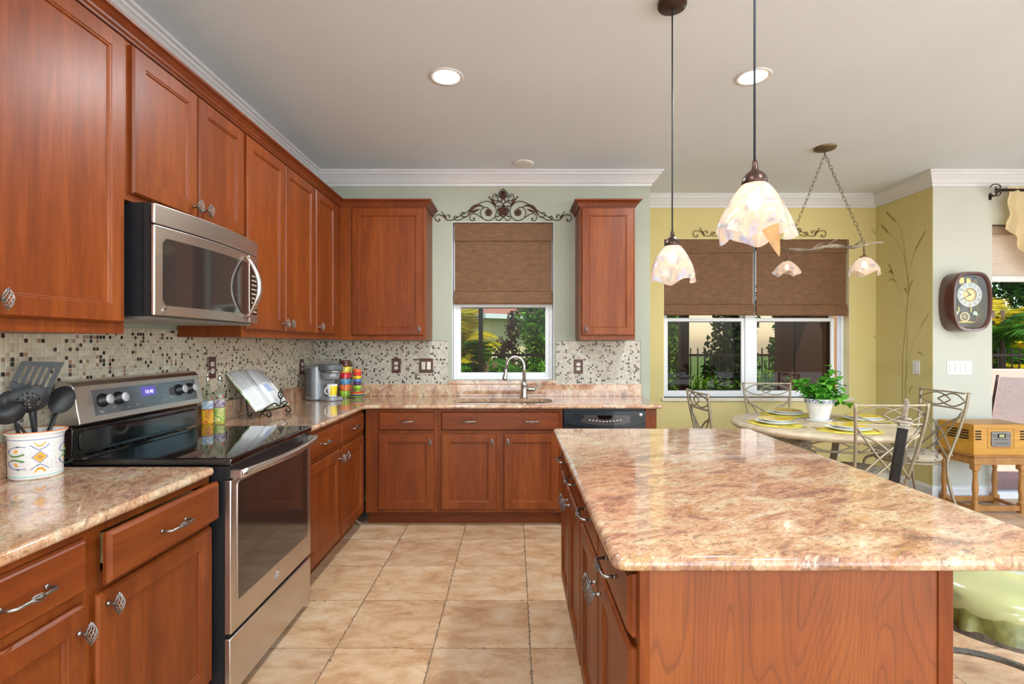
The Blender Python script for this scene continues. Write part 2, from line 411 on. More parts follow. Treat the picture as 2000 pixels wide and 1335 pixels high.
GOLD = plain('gold_flatware', C(196,160,84), 0.3, 0.8, var=0.06)
PINK = plain('pink_stucco', C(226,178,168), 0.8, var=0.05)
PAPER = plain('paper_page', C(232,236,238), 0.6, var=0.02)
def schlick(nt, k=1.0):
    lw = nt.nodes.new('ShaderNodeLayerWeight'); lw.inputs[0].default_value = 0.5
    return mth(nt, 'MULTIPLY', mth(nt, 'ADD', mth(nt, 'MULTIPLY', mth(nt, 'POWER', lw.outputs['Facing'], 5.0), 0.9), 0.05), k)
def glass(name, tint=(0.94,0.97,0.96,1), rough=0.0, refl=1.0):
    m, nt, b, out = newmat(name); nt.nodes.remove(b)
    t = nd(nt, 'ShaderNodeBsdfTransparent', {'Color': tint}); g = nd(nt, 'ShaderNodeBsdfGlossy', {'Roughness': rough})
    mx = nd(nt, 'ShaderNodeMixShader', {0: schlick(nt, refl), 1: t.outputs[0], 2: g.outputs[0]})
    nt.links.new(mx.outputs[0], out.inputs[0]); return m
GLASS = glass('clear_glass'); GLASS_W = glass('garden_dimming_window_glass', (0.23,0.26,0.23,1), 0.0, 0.2); GLASS_D = glass('garden_dimming_door_glass', (0.36,0.36,0.33,1), 0.0, 0.2); GLASS_T = glass('bronze_tinted_glass', (0.23,0.185,0.14,1), 0.0, 0.25); GLASS_B = glass('bottle_glass', (0.86,0.92,0.86,1))  # window and door tints deepened to keep the garden view from overexposing
def shade_mat(cs=(C(170,222,204), C(244,232,218), C(246,218,196), C(206,218,244), C(248,184,178)), nm='art_glass_shade'):
    m, nt, b, out = newmat(nm); nt.nodes.remove(b)
    v = coords(nt); n1 = noise(nt, v, 9, 4, 0.6, 1.0); n2 = noise(nt, v, 26, 5, 0.65, 0.6)
    c = ramp(nt, n1, [(p_, c_) for p_, c_ in zip((0.28, 0.40, 0.52, 0.62, 0.74), cs)])
    c = mixc(nt, ramp(nt, n2, [(0.52, (0,0,0,1)), (0.70, (0.75,0.75,0.75,1))]), c, C(150,160,190))
    t = nd(nt, 'ShaderNodeBsdfTranslucent', {'Color': c}); d = nd(nt, 'ShaderNodeBsdfDiffuse', {'Color': c}); g = nd(nt, 'ShaderNodeBsdfGlossy', {'Roughness': 0.08})
    tr = nd(nt, 'ShaderNodeBsdfTransparent', {'Color': c})
    a = nd(nt, 'ShaderNodeMixShader', {0: 0.3, 1: t.outputs[0], 2: d.outputs[0]})
    a2 = nd(nt, 'ShaderNodeMixShader', {0: 0.18, 1: a.outputs[0], 2: tr.outputs[0]})
    e = nd(nt, 'ShaderNodeMixShader', {0: schlick(nt, 1.0), 1: a2.outputs[0], 2: g.outputs[0]})
    nt.links.new(e.outputs[0], out.inputs[0]); return m
SHADE = shade_mat()
def emit(name, c, s):
    m, nt, b, out = newmat(name); b.inputs['Base Color'].default_value = c
    b.inputs['Emission Color'].default_value = c; b.inputs['Emission Strength'].default_value = s; return m
LENS = emit('lit_lamp_lens', (1, 0.95, 0.88, 1), 5.0); BULB = emit('lit_bulb', (1, 0.86, 0.66, 1), 4.5)
DISPLAY = emit('lit_display', C(190,180,255), 1.2); LCD = plain('lcd_green', C(150,156,96), 0.3)
def bamboo():
    m, nt, b, out = newmat('woven_bamboo')
    s = nd(nt, 'ShaderNodeSeparateXYZ', {0: nd(nt, 'ShaderNodeTexCoord').outputs['Object']})
    zc = mth(nt, 'FLOOR', mth(nt, 'MULTIPLY', s.outputs[2], 210)); xc = mth(nt, 'MULTIPLY', s.outputs[0], 1.8)
    r = noise(nt, nd(nt, 'ShaderNodeCombineXYZ', {0: xc, 1: 0.0, 2: zc}).outputs[0], 7.3, 2)
    c = ramp(nt, r, [(0.25, C(88,58,33)), (0.5, C(118,80,48)), (0.75, C(144,102,64))])
    fz = mth(nt, 'FRACT', mth(nt, 'MULTIPLY', s.outputs[2], 210)); fx = mth(nt, 'FRACT', mth(nt, 'MULTIPLY', s.outputs[0], 62))
    ln = mth(nt, 'LESS_THAN', fx, 0.12); gp = mth(nt, 'LESS_THAN', fz, 0.22)
    c = mixc(nt, mth(nt, 'MULTIPLY', gp, 0.6), c, C(62,40,24)); c = mixc(nt, mth(nt, 'MULTIPLY', ln, 0.35), c, C(170,128,84))
    d = nd(nt, 'ShaderNodeBsdfTranslucent', {'Color': C(150,96,52)})
    nt.links.new(c, b.inputs['Base Color']); b.inputs['Roughness'].default_value = 0.6
    bump(nt, b, fz, 0.4, 0.001)
    mx = nd(nt, 'ShaderNodeMixShader', {0: 0.12, 1: b.outputs[0], 2: d.outputs[0]}); nt.links.new(mx.outputs[0], out.inputs[0])
    return m
BAMBOO = bamboo()
def leafmat(name, a, b_, tr=0.35):
    m, nt, b, out = newmat(name)
    oi = nd(nt, 'ShaderNodeNewGeometry').outputs['Random Per Island']
    c = ramp(nt, oi, [(0.0, a), (1.0, b_)])
    nt.links.new(c, b.inputs['Base Color']); b.inputs['Roughness'].default_value = 0.55; b.inputs['Specular IOR Level'].default_value = 0.2
    t = nd(nt, 'ShaderNodeBsdfTranslucent', {'Color': c}); mx = nd(nt, 'ShaderNodeMixShader', {0: tr, 1: b.outputs[0], 2: t.outputs[0]})
    nt.links.new(mx.outputs[0], out.inputs[0]); return m
LEAF_Y = leafmat('yellow_green_palm_leaf', C(96,124,10), C(220,180,14)); LEAF_G = leafmat('palm_leaf_green', C(24,66,8), C(76,130,20))
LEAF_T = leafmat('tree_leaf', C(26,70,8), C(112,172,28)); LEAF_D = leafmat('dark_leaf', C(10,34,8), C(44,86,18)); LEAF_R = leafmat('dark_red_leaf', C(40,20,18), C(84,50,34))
HERB = leafmat('basil_leaf', C(60,140,40), C(120,196,70))
def fabric_leafy():
    m, nt, b, out = newmat('leaf_print_seat_fabric')
    v = nd(nt, 'ShaderNodeTexVoronoi', {'Vector': coords(nt), 'Scale': 26.0}); n = noise(nt, coords(nt), 55, 3, 0.5, 1.5)
    f = mth(nt, 'ADD', mth(nt, 'MULTIPLY', v.outputs['Distance'], 0.8), mth(nt, 'MULTIPLY', n, 0.6))
    nt.links.new(ramp(nt, f, [(0.40, C(62,56,48)), (0.52, C(120,110,94)), (0.66, C(168,158,138))]), b.inputs['Base Color']); b.inputs['Roughness'].default_value = 0.8; return m
SEATF = fabric_leafy()
def curtain_mat():
    m, nt, b, out = newmat('sheer_gold_curtain'); c = C(226,200,140)
    nt.links.new(ramp(nt, noise(nt, coords(nt), 300, 2), [(0.3, C(232,210,160)), (0.7, C(244,228,188))]), b.inputs['Base Color'])
    b.inputs['Roughness'].default_value = 0.6
    t = nd(nt, 'ShaderNodeBsdfTranslucent', {'Color': c}); mx = nd(nt, 'ShaderNodeMixShader', {0: 0.4, 1: b.outputs[0], 2: t.outputs[0]})
    nt.links.new(mx.outputs[0], out.inputs[0]); return m
CURTAIN = curtain_mat()
GREENV = plain('green_glossy_seat_cover', C(178,182,128), 0.12, coat=0.8, var=0.05, vs=6)
GREENR = plain('green_ruffle_fabric', C(118,120,62), 0.5, var=0.35, vs=50, coat=0.3)
GREYIRON = plain('weathered_grey_metal', C(112,106,96), 0.5, 0.4, var=0.3, vs=90)
def pavers(name, a, b_, sc_=4.0):
    m, nt, b, out = newmat(name)
    br = nd(nt, 'ShaderNodeTexBrick', {'Vector': coords(nt), 'Color1': a, 'Color2': b_, 'Mortar': C(160,130,120), 'Scale': sc_, 'Mortar Size': 0.01})
    nt.links.new(br.outputs[0], b.inputs['Base Color']); b.inputs['Roughness'].default_value = 0.8; return m
BOUNCE_WHITE = plain('bounce_white_ground', C(232,232,228), 0.9, var=0.05, vs=4)  # unseen ground whitened to bounce sunlight up to the ceiling
PAVER = pavers('pink_patio_paver', C(226,176,160), C(214,164,150)); LAWN = plain('lawn_grass', C(66,104,36), 0.9, var=0.4, vs=30)
ROOFT = plain('red_roof_tile', C(150,92,78), 0.8, var=0.25, vs=14); STUCCO = plain('cream_stucco', C(214,190,150), 0.85, var=0.06)
CAGE = plain('dark_bronze_cage', C(34,24,20), 0.5, 0.3); STAND_IN_BROWN = plain('dark_brown_stand_in', C(58,32,22), 0.6, var=0.2); BARK = plain('bark', C(92,72,54), 0.9, var=0.3)
# ------------------------------------------------------------------ the room shell
ZC = 2.82; XL = -1.725; YB = 4.40; YA = 5.09; XA0 = 1.17; XA1 = 3.60
def wall_holes(name, mat, x0, x1, y0, y1, z0, z1, holes=(), axis=0):
    """a wall slab with rectangular holes (a0,a1,za,zb) along axis"""
    m = MB(); lo, hi = (x0, x1) if axis == 0 else (y0, y1)
    xs = sorted({lo, hi} | {h[0] for h in holes} | {h[1] for h in holes}); zs = sorted({z0, z1} | {h[2] for h in holes} | {h[3] for h in holes})
    for a, b in zip(xs, xs[1:]):
        for c, d in zip(zs, zs[1:]):
            if any(h[0] <= a and b <= h[1] and h[2] <= c and d <= h[3] for h in holes): continue
            if axis == 0: m.box(a, b, y0, y1, c, d)
            else: m.box(x0, x1, a, b, c, d)
    return struct(m.build(name, mat))
struct(MB().box(XL-0.15, 6.65, -4.15, 4.55, -0.08, 0).box(1.02, 3.75, 4.55, 5.27, -0.08, 0).build('floor', FLOOR))
struct(MB().box(XL-0.15, 6.65, -4.15, 4.55, ZC, ZC+0.1).box(1.02, 3.75, 4.55, 5.27, ZC, ZC+0.1).build('ceiling', CEIL))
wall_left = wall_holes('wall_left', SAGE, XL-0.15, XL, -4.15, YB+0.15, 0, ZC)
KW = (-0.53, 0.344, 1.038, 2.397)
wall_back = wall_holes('wall_back', SAGE, XL, XA0, YB, YB+0.15, 0, ZC, [KW])
wall_holes('wall_alcove_left', YELLOW, XA0-0.15, XA0, YB+0.15, YA+0.18, 0, ZC)
AW = (1.489, 3.34, 0.8155, 2.393)
wall_alcove = wall_holes('wall_alcove', YELLOW, XA0, XA1+0.15, YA, YA+0.18, 0, ZC, [AW])
wall_holes('wall_alcove_right', YELLOW, XA1, XA1+0.15, YB+0.002, YA, 0, ZC)
SL = (4.11, 5.9, 0, 2.375)
wall_holes('wall_right_of_alcove', CREAM, XA1+0.003, 6.5, YB, YB+0.15, 0, ZC, [SL])
wall_holes('wall_right', CREAM, 6.5, 6.65, -4.15, YB+0.15, 0, ZC, [(-3.6, 2.0, 0, 2.66)], 1)  # unseen opening invented to let daylight in from the right
wall_holes('wall_rear', CREAM, XL, 6.5, -4.15, -4.0, 0, ZC, [(-1.4, 6.2, 0, 2.66)])  # unseen opening invented to let daylight in from behind
struct(MB().box(-2.2, 6.9, -4.5, -4.16, ZC+0.02, ZC+0.1).build('roof_rear', CEIL)); struct(MB().box(6.66, 6.9, -4.15, 4.5, ZC+0.02, ZC+0.1).build('roof_right', CEIL))
# reveals of the two windows (painted returns)
def reveal(name, hole, y0, y1, mat, t=0.004):
    x0, x1, z0, z1 = hole; m = MB()
    m.box(x0, x0+t, y0, y1, z0, z1).box(x1-t, x1, y0, y1, z0, z1).box(x0+t, x1-t, y0, y1, z1-t, z1)
    return struct(m.build(name, mat))
reveal('trim_1', KW, YB-0.0005, YB+0.15, TRIM); reveal('trim_2', AW, YA-0.0005, YA+0.18, REVEAL)
struct(MB().box(AW[0]-0.02, AW[1]+0.03, YA-0.02, YA+0.18, AW[2]-0.035, AW[2]).build('trim_3', plain('cream_marble_sill', C(214,206,190), 0.3), bevel=0.004))
CR = [(0, 2.70), (0.012, 2.70), (0.014, 2.722), (0.026, 2.726), (0.040, 2.748), (0.070, 2.782), (0.078, 2.786), (0.080, 2.800), (0.095, 2.802), (0.095, ZC-0.0005), (0, ZC-0.0005)]
path = [(XL, -4.0), (XL, YB), (XA0, YB), (XA0, YA), (XA1, YA), (XA1, YB), (6.5, YB), (6.5, -4.0)]
struct(MB().sweep(path, CR, side=1).build('trim_4', TRIM))
BB = [(0, 0), (0.014, 0), (0.014, 0.105), (0.010, 0.12), (0.004, 0.13), (0, 0.13)]
struct(MB().sweep([(1.06, YB), (XA0, YB), (XA0, YA), (XA1, YA), (XA1, YB), (4.11, YB)], BB).build('baseboard_alcove', TRIM))
struct(MB().sweep([(5.9, YB), (6.5, YB)], BB).build('baseboard_right', TRIM))

# windows
def window(name, hole, yf, panes, glassm, handle=None):
    x0, x1, z0, z1 = hole; m = MB(); f = 0.028
    m.box(x0, x0+f, yf, yf+0.07, z0, z1).box(x1-f, x1, yf, yf+0.07, z0, z1).box(x0+f, x1-f, yf, yf+0.07, z1-f, z1).box(x0+f, x1-f, yf, yf+0.07, z0, z0+f)
    n = len(panes)
    for i in range(n-1): m.box(panes[i][1], panes[i+1][0], yf-0.005, yf+0.075, z0+f, z1-f)
    w_ = struct(m.build(name, VINYL, bevel=0.003))
    for a, b, zr in panes:
        s = MB(); t = 0.034
        for za, zb, dy in ((z0+f, zr+0.02, 0.008), (zr-0.02, z1-f, 0.036)):
            s.box(a, a+t, yf+dy, yf+dy+0.026, za, zb).box(b-t, b, yf+dy, yf+dy+0.026, za, zb)
            s.box(a+t, b-t, yf+dy, yf+dy+0.026, za, za+t).box(a+t, b-t, yf+dy, yf+dy+0.026, zb-t, zb)
        sash = s.build('sash', VINYL, w_, bevel=0.002)
        MB().add([(a+t,yf+0.02,z0+f+t),(b-t,yf+0.02,z0+f+t),(b-t,yf+0.02,zr-0.014),(a+t,yf+0.02,zr-0.014)],[(0,1,2,3)]).build('lower_pane', glassm, sash)
        MB().add([(a+t,yf+0.048,zr+0.014),(b-t,yf+0.048,zr+0.014),(b-t,yf+0.048,z1-f-t),(a+t,yf+0.048,z1-f-t)],[(0,1,2,3)]).build('upper_pane', glassm, sash)
    return w_
window('window_1', (KW[0]+0.006, KW[1]-0.006, KW[2], KW[3]-0.006), YB+0.065, [(KW[0]+0.034, KW[1]-0.034, 1.682)], GLASS_W)
window('window_2', (AW[0]-0.0+0.006, AW[1]-0.006, AW[2], AW[3]-0.006), YA+0.08, [(AW[0]+0.034, 2.335, 1.59), (2.425, AW[1]-0.10, 1.59)], GLASS_T)
# sliding door at the right
dm = MB(); x0, x1, z0, z1 = SL
dm.box(x0+0.0005, x0+0.022, YB+0.06, YB+0.14, 0, z1).box(x1-0.04, x1, YB+0.06, YB+0.14, 0, z1).box(x0+0.022, x1-0.04, YB+0.06, YB+0.14, z1-0.05, z1).box(x0+0.022, x1-0.04, YB+0.06, YB+0.14, 0, 0.06)
door_1 = struct(dm.build('door_1', VINYL, bevel=0.003))
MB().add([(x0+0.022,YB+0.1,0.06),(x1-0.04,YB+0.1,0.06),(x1-0.04,YB+0.1,z1-0.05),(x0+0.022,YB+0.1,z1-0.05)],[(0,1,2,3)]).build('pane', GLASS_D, door_1)

# roller shade in the sliding door
t = thing('roller_shade', 'white pleated roller shade half drawn down the glass sliding door', 'window shade', (4.12, YB+0.03, 2.30))
MB().box(0.0, 1.76, -0.02, 0.03, -0.005, 0.06).build('cassette', plain('taupe_cassette', C(150,132,120), 0.5), t, bevel=0.004)
sm_, nt_, b_, out_ = newmat('white_shade_fabric'); b_.inputs['Base Color'].default_value = C(236,226,212)
tb = nd(nt_, 'ShaderNodeBsdfTranslucent', {'Color': C(240,226,208)}); mx_ = nd(nt_, 'ShaderNodeMixShader', {0: 0.45, 1: b_.outputs[0], 2: tb.outputs[0]}); nt_.links.new(mx_.outputs[0], out_.inputs[0])
pl = MB(); n = 26; vs = []
for i in range(n+1):
    z = -0.005-0.36*i/n; y = 0.004+(0.012 if i % 2 else 0.0)
    vs += [(0.005, y, z), (1.755, y, z)]
pl.add(vs, [(2*i, 2*i+1, 2*i+3, 2*i+2) for i in range(n)]).build('pleated_fabric', sm_, t, recalc=False)
MB().box(0.0, 1.76, -0.012, 0.022, -0.415, -0.365).build('bottom_rail', TRIM, t, bevel=0.004)

# valance on a scroll rod over the sliding door
t = thing('window_valance', 'gold sheer swag valance gathered on iron rod above sliding door', 'curtain', (4.16, YB-0.085, 2.645))
va = MB(); n = 90; rows = 22; vs = []
for r in range(rows+1):
    for i in range(n+1):
        u = i/n*1.75; k = u % 0.72
        drop = 0.30+0.36*max(0, math.sin(PI*min(1, (k+0.02)/0.62)))**0.8 if False else 0.32+0.42*min(1, u/0.26) if u < 0.30 else 0.74-0.30*abs(math.sin((u-0.30)*3.4))
        z = 0.03-drop*r/rows
        amp = 0.008+0.018*(r/rows)
        y = amp*math.sin(u*62+0.6*math.sin(u*17))-0.012*math.sin(PI*r/rows)
        vs.append((u+0.012*math.sin(r*0.5+u*9), y, z))
va.add(vs, [(r*(n+1)+i, r*(n+1)+i+1, (r+1)*(n+1)+i+1, (r+1)*(n+1)+i) for r in range(rows) for i in range(n)], sm=True)
va.build('gathered_cloth', CURTAIN, t, recalc=False)
t = thing('curtain_rod', 'dark iron curtain rod with curled scroll finial on cream wall', 'curtain rod', (4.08, YB-0.085, 2.645))
MB().tube([(0.03,0,0),(1.85,0,0)], 0.012, 10).build('rod', IRON, t)
fn = MB()
for sgn, c0 in ((1, (-0.03, 0.022)), (-1, (-0.03, -0.022))):
    fn.tube([(c0[0]-0.055*(1-k/24)*math.cos(k/24*7.5+0.0)+0.02, 0, sgn*(0.012+0.042*(1-k/26)*math.sin(k/24*7.5)*0.8+0.01)) for k in range(25)], 0.0045, 6)
fn.tube([(0.03,0,0), (-0.02,0,0.004)], 0.009, 8)
fn.build('scroll_finial', IRON, t); MB().tube([(0.01,0,0),(0.01,0.03,-0.035),(0.01,0.083,-0.035)], 0.006, 6).box(0.0, 0.02, 0.078, 0.0848, -0.06, -0.01).build('bracket', IRON, t)

# roman shades of woven bamboo
def bamboo_shade(name, label, x0, x1, y, ztop, zbot, zval):
    t = thing(name, label, 'window shade', ((x0+x1)/2, y, zbot), group='woven bamboo roman shades'); hw = (x1-x0)/2; H = ztop-zbot
    MB().box(-hw, hw, -0.018, -0.011, zval-zbot, H).box(-hw, hw, -0.011, 0.02, H-0.03, H).build('valance', BAMBOO, t, bevel=0.002)
    MB().box(-hw+0.004, hw-0.004, -0.006, -0.001, 0.09, H-0.03).build('panel', BAMBOO, t)
    p = [(-0.002, 0.12), (-0.016, 0.105), (-0.026, 0.06), (-0.028, 0.012), (-0.022, 0.0), (-0.012, 0.002), (-0.004, 0.02), (0.004, 0.09)]
    MB().add([(sx*(hw+0.003), yy, zz) for sx in (-1, 1) for yy, zz in p], [(i, i+1, 8+i+1, 8+i) for i in range(7)]+[tuple(range(8)), tuple(range(8, 16))]).build('bottom_fold', BAMBOO, t)
    MB().tube([(hw*0.75, -0.022, zval-zbot), (hw*0.76, -0.034, 0.0), (hw*0.765, -0.036, -0.16)], 0.0012, 5).build('pull_cord', plain('shade_cord', C(150,110,70), 0.7), t)
    return t
bamboo_shade('roman_shade', 'brown bamboo roman shade hanging over the kitchen sink window', -0.512, 0.330, YB+0.03, 2.387, 1.690, 2.235)
bamboo_shade('roman_shade', 'brown bamboo roman shade beside the kitchen wall corner, in the yellow alcove', 1.497, 2.385, YA+0.02, 2.385, 1.632, 2.255)
bamboo_shade('roman_shade', 'brown bamboo roman shade in the yellow alcove, behind the chandelier shades', 2.415, 3.315, YA+0.02, 2.382, 1.628, 2.255)

# mosaic splash, part of the walls
MB().box(XL+0.0005, XL+0.009, 0.5, YB-0.001, 0.90, 1.42).build('mosaic_tile', MOSAIC_LEFT, wall_left)
MB().box(XL+0.009, KW[0]-0.035, YB-0.009, YB-0.0005, 0.90, 1.372).box(KW[1]+0.02, 1.085, YB-0.009, YB-0.0005, 0.90, 1.372).build('mosaic_tile', MOSAIC_BACK, wall_back)
MB().box(1.085, 1.0895, YB-0.011, YB-0.0005, 1.005, 1.375).box(KW[1]+0.02, 1.0895, YB-0.011, YB-0.0005, 1.372, 1.376).box(XL+0.01, KW[0]-0.035, YB-0.011, YB-0.0005, 1.372, 1.376).build('tile_edge', plain('grey_tile_edge', C(120,122,124), 0.4), wall_back)

# ------------------------------------------------------------------ hardware shared by the cabinets
def knob_mesh():
    m = MB(); h = 0.054; R = 0.0125
    m.lathe([(0.0065,0),(0.0065,0.004),(0.0045,0.006),(0.0045,0.012),(0.0062,0.016),(0.0062,0.022),(0.003,0.024)], 10, M=Matrix.Rotation(PI/2, 4, 'X'))
    for k in range(9):
        pts = [];
        for i in range(11):
            t_ = i/10; a = 2*PI*k/9+t_*2.2; r = R*max(0.12, math.sin(PI*t_))**0.75
            pts.append((r*math.cos(a), -0.032+r*math.sin(a), -h/2+h*t_))
        m.tube(pts, 0.0014, 4)
    for s_ in (-1, 1): m.sphere((0, -0.032, s_*h/2), 0.0035, 8)
    return m.mesh('knob', [PEWTER])
def pull_mesh():
    m = MB(); L = 0.055
    m.tube([(-L,0,0),(-L,-0.024,0),(-L+0.006,-0.031,0),(-0.016,-0.033,0),(0.016,-0.033,0),(L-0.006,-0.031,0),(L,-0.024,0),(L,0,0)], 0.0042, 8)
    for k in range(7):
        m.tube([(-0.02+0.04*i/8, -0.033+0.0085*math.sin(PI*i/8)**0.8*math.cos(2*PI*k/7+i*0.28), 0.0085*math.sin(PI*i/8)**0.8*math.sin(2*PI*k/7+i*0.28)) for i in range(9)], 0.0014, 4)
    for sx in (-1, 1): m.lathe([(0.006,0),(0.006,0.003),(0.0042,0.005)], 8, M=Matrix.Translation((sx*L,0,0)) @ Matrix.Rotation(PI/2, 4, 'X'))
    return m.mesh('pull', [PEWTER])
KNOB = knob_mesh(); PULL = pull_mesh()
def loops(m, w_, h, lst):
    vs = []
    for i, y in lst: vs += [(i, y, i), (w_-i, y, i), (w_-i, y, h-i), (i, y, h-i)]
    fs = [(3,2,1,0)]
    for k in range(len(lst)-1):
        for a in range(4): b = (a+1) % 4; fs.append((4*k+a, 4*k+b, 4*k+4+b, 4*k+4+a))
    n = 4*(len(lst)-1); fs.append((n, n+1, n+2, n+3)); m.add(vs, fs); return m
def door(parent, x0, x1, z0, z1, kn=None, mat=None, seams=False, y=0.0):
    m = MB(); st = 0.058
    loops(m, x1-x0, z1-z0, [(0.0, 0), (0.0, -0.012), (0.003, -0.016), (0.006, -0.020), (st, -0.020), (st+0.003, -0.0165), (st+0.007, -0.0165), (st+0.011, -0.010)])
    if seams:
        w_ = x1-x0-2*st
        for k in (1, 2): m.box(st+w_*k/3-0.001, st+w_*k/3+0.001, -0.0106, -0.009, st+0.011, z1-z0-st-0.011)
    d = m.build('door', mat or CHERRY, parent, (x0, y, z0))
    if kn: link('knob', KNOB, d, (kn[0]-x0, -0.020, kn[1]-z0))
    return d
def drawer(parent, x0, x1, z0, z1, pulls=(), y=0.0, name='drawer'):
    m = MB(); loops(m, x1-x0, z1-z0, [(0, 0), (0, -0.010), (0.004, -0.014), (0.009, -0.020)])
    d = m.build(name, CHERRY_H, parent, (x0, y, z0))
    for p in pulls: link('pull', PULL, d, (p-x0, -0.020, (z1-z0)/2))
    return d
def carcass(parent, w_, d, z0, z1, hole=None, toe=True, name='body', top=False, mat=None):
    m = MB(); q = 0.018
    m.box(0, q, 0.02, d, z0, z1).box(w_-q, w_, 0.02, d, z0, z1).box(q, w_-q, d-0.008, d, z0, z1).box(q, w_-q, 0.02, d-0.008, z0, z0+q)
    if top: m.box(q, w_-q, 0.02, d-0.008, z1-q, z1)
    if hole:
        a, b, c, e = hole
        m.box(0, w_, 0, 0.02, z0, c).box(0, w_, 0, 0.02, e, z1).box(0, a, 0, 0.02, c, e).box(b, w_, 0, 0.02, c, e)
    else: m.box(0, w_, 0, 0.02, z0, z1)
    o = m.build(name, mat or CHERRY, parent)
    if toe: MB().box(0.0, w_, 0.075, 0.09, 0, z0).build('toe_kick', CHERRY_H, parent)
    return o

XF = -1.115; CT = 0.903; CB = 0.872
R90 = PI/2
DZ = (0.713, 0.850); DD = (0.130, 0.686)
# base cabinet left of the range (one drawer stands slightly open)
Y0 = 0.78
t = thing('base_cabinet', 'cherry base cabinet left of the range, its right drawer slightly open', 'cabinet', (XF, Y0, 0), R90)
carcass(t, 1.872-Y0, 0.60, 0.105, CB, hole=(0.60, 1.06, 0.735, 0.845))
door(t, 0.09, 1.318-Y0, *DD, kn=(1.318-Y0-0.03, DD[1]-0.065)); door(t, 1.350-Y0, 1.862-Y0, *DD, kn=(1.350-Y0+0.03, DD[1]-0.035))
drawer(t, 0.09, 1.318-Y0, *DZ, pulls=[(0.09+1.318-Y0)/2+0.05])
dr = drawer(t, 1.355-Y0, 1.862-Y0, *DZ, pulls=[(1.355+1.862)/2-Y0], y=-0.027)
bx = MB(); a0, a1 = 0.045, 0.455
bx.box(a0, a0+0.012, 0.0, 0.46, 0.028, 0.118).box(a1-0.012, a1, 0.0, 0.46, 0.028, 0.118).box(a0+0.012, a1-0.012, 0.45, 0.46, 0.028, 0.118).box(a0+0.012, a1-0.012, 0.0, 0.45, 0.030, 0.036)
bx.build('drawer_box', PALE_WOOD, dr); MB().box(a0-0.006, a0, 0.0, 0.46, 0.026, 0.040).build('slide_rail', STEEL_B, dr)

# base cabinet between the range and the corner
t = thing('base_cabinet', 'cherry base cabinet between the range and the corner, two doors under two drawers', 'cabinet', (XF, 2.655, 0), R90)
carcass(t, 3.785-2.655, 0.60, 0.105, CB)
y_ = lambda v: v-2.655
door(t, y_(2.69), y_(3.235), *DD, kn=(y_(3.205), DD[1]-0.055)); door(t, y_(3.265), y_(3.74), *DD, kn=(y_(3.295), DD[1]-0.055))
drawer(t, y_(2.69), y_(3.235), *DZ, pulls=[y_(2.96)]); drawer(t, y_(3.265), y_(3.74), *DZ, pulls=[y_(3.50)])

# base cabinets on the window wall
t = thing('base_cabinet', 'narrow cherry base cabinet with single door, in the corner beside the sink cabinet', 'cabinet', (-1.095, 3.785, 0))
carcass(t, 1.095-0.56, 0.60, 0.105, CB)
x_ = lambda v: v+1.095
door(t, x_(-0.997), x_(-0.583), *DD, kn=(x_(-0.613), DD[1]-0.055)); drawer(t, x_(-0.997), x_(-0.583), *DZ, pulls=[x_(-0.79)])
t = thing('sink_cabinet', 'cherry sink base cabinet with wide false drawer front and two doors', 'cabinet', (-0.558, 3.785, 0))
carcass(t, 0.558+0.362, 0.60, 0.105, CB); x_ = lambda v: v+0.558
door(t, x_(-0.5365), x_(-0.128), *DD, kn=(x_(-0.158), DD[1]-0.055)); door(t, x_(-0.074), x_(0.335), *DD, kn=(x_(-0.044), DD[1]-0.055))
drawer(t, x_(-0.5365), x_(0.335), *DZ, pulls=[x_(-0.335), x_(0.13)], name='false_drawer_front')
# dishwasher
t = thing('dishwasher', 'stainless dishwasher with black curved control panel, under the counter end', 'dishwasher', (0.366, 3.765, 0))
MB().box(0.003, 0.603, 0.03, 0.58, 0.02, CB-0.006).build('tub', BLACKP, t)
MB().box(0.004, 0.602, -0.006, 0.03, 0.11, 0.722).build('door', STEEL, t, bevel=0.004)
MB().box(0.01, 0.595, 0.06, 0.075, 0, 0.11).build('toe_panel', BLACKP, t)
cp = MB().box(0.002, 0.604, 0.0, 0.03, 0.727, 0.857)
lo = [(0.004+0.596*i/16, 0.0) for i in range(17)]
arc = [(0.004+0.596*i/16, 0.733+0.040*((i-8)/8)**2) for i in range(17)]
cp.add([(x, -0.012, z) for x, z in arc]+[(x, -0.010, 0.855) for x, z in arc]+[(x, 0.0, z-0.004) for x, z in arc]+[(x, 0.0, 0.857) for x, z in arc],
       [(i, i+1, 18+i, 17+i) for i in range(16)]+[(34+i, 35+i, i+1, i) for i in range(16)]+[(17+i, 18+i, 52+i, 51+i) for i in range(16)])
pan = cp.build('control_panel', plain('black_control_panel', C(34,40,46), 0.22, var=0.05, coat=0.3), t)
MB().prism([(0.128+0.362*i/16, 0.752+0.022*((i-8)/8)**2) for i in range(17)]+[(0.49, 0.826), (0.128, 0.826)], 0.0, 0.002, M=Matrix(((1,0,0,0),(0,0,-1,-0.0115),(0,1,0,0),(0,0,0,1)))).build('display_window', plain('grey_display_window', C(70,66,64), 0.1, coat=0.6), pan)
MB().prism([(0.245, 0.826), (0.36, 0.826), (0.35, 0.804), (0.335, 0.798), (0.27, 0.798), (0.255, 0.804)], 0.0, 0.003, M=Matrix(((1,0,0,0),(0,0,-1,-0.0125),(0,1,0,0),(0,0,0,1)))).build('latch_handle', BLACKG, pan)
vt = MB()
for k in range(3): vt.box(0.018, 0.10, -0.0135, -0.0115, 0.838-0.013*k-0.006, 0.838-0.013*k)
vt.build('vent', DARKGAP, pan, rot=(0, 0.06, 0), loc=(0, 0, 0.006))
bt = MB()
for k in range(10): bt.box(0.185+k*0.025, 0.197+k*0.025, -0.0145, -0.013, 0.776+0.006*abs(k-4.5)/2.2, 0.782+0.006*abs(k-4.5)/2.2)
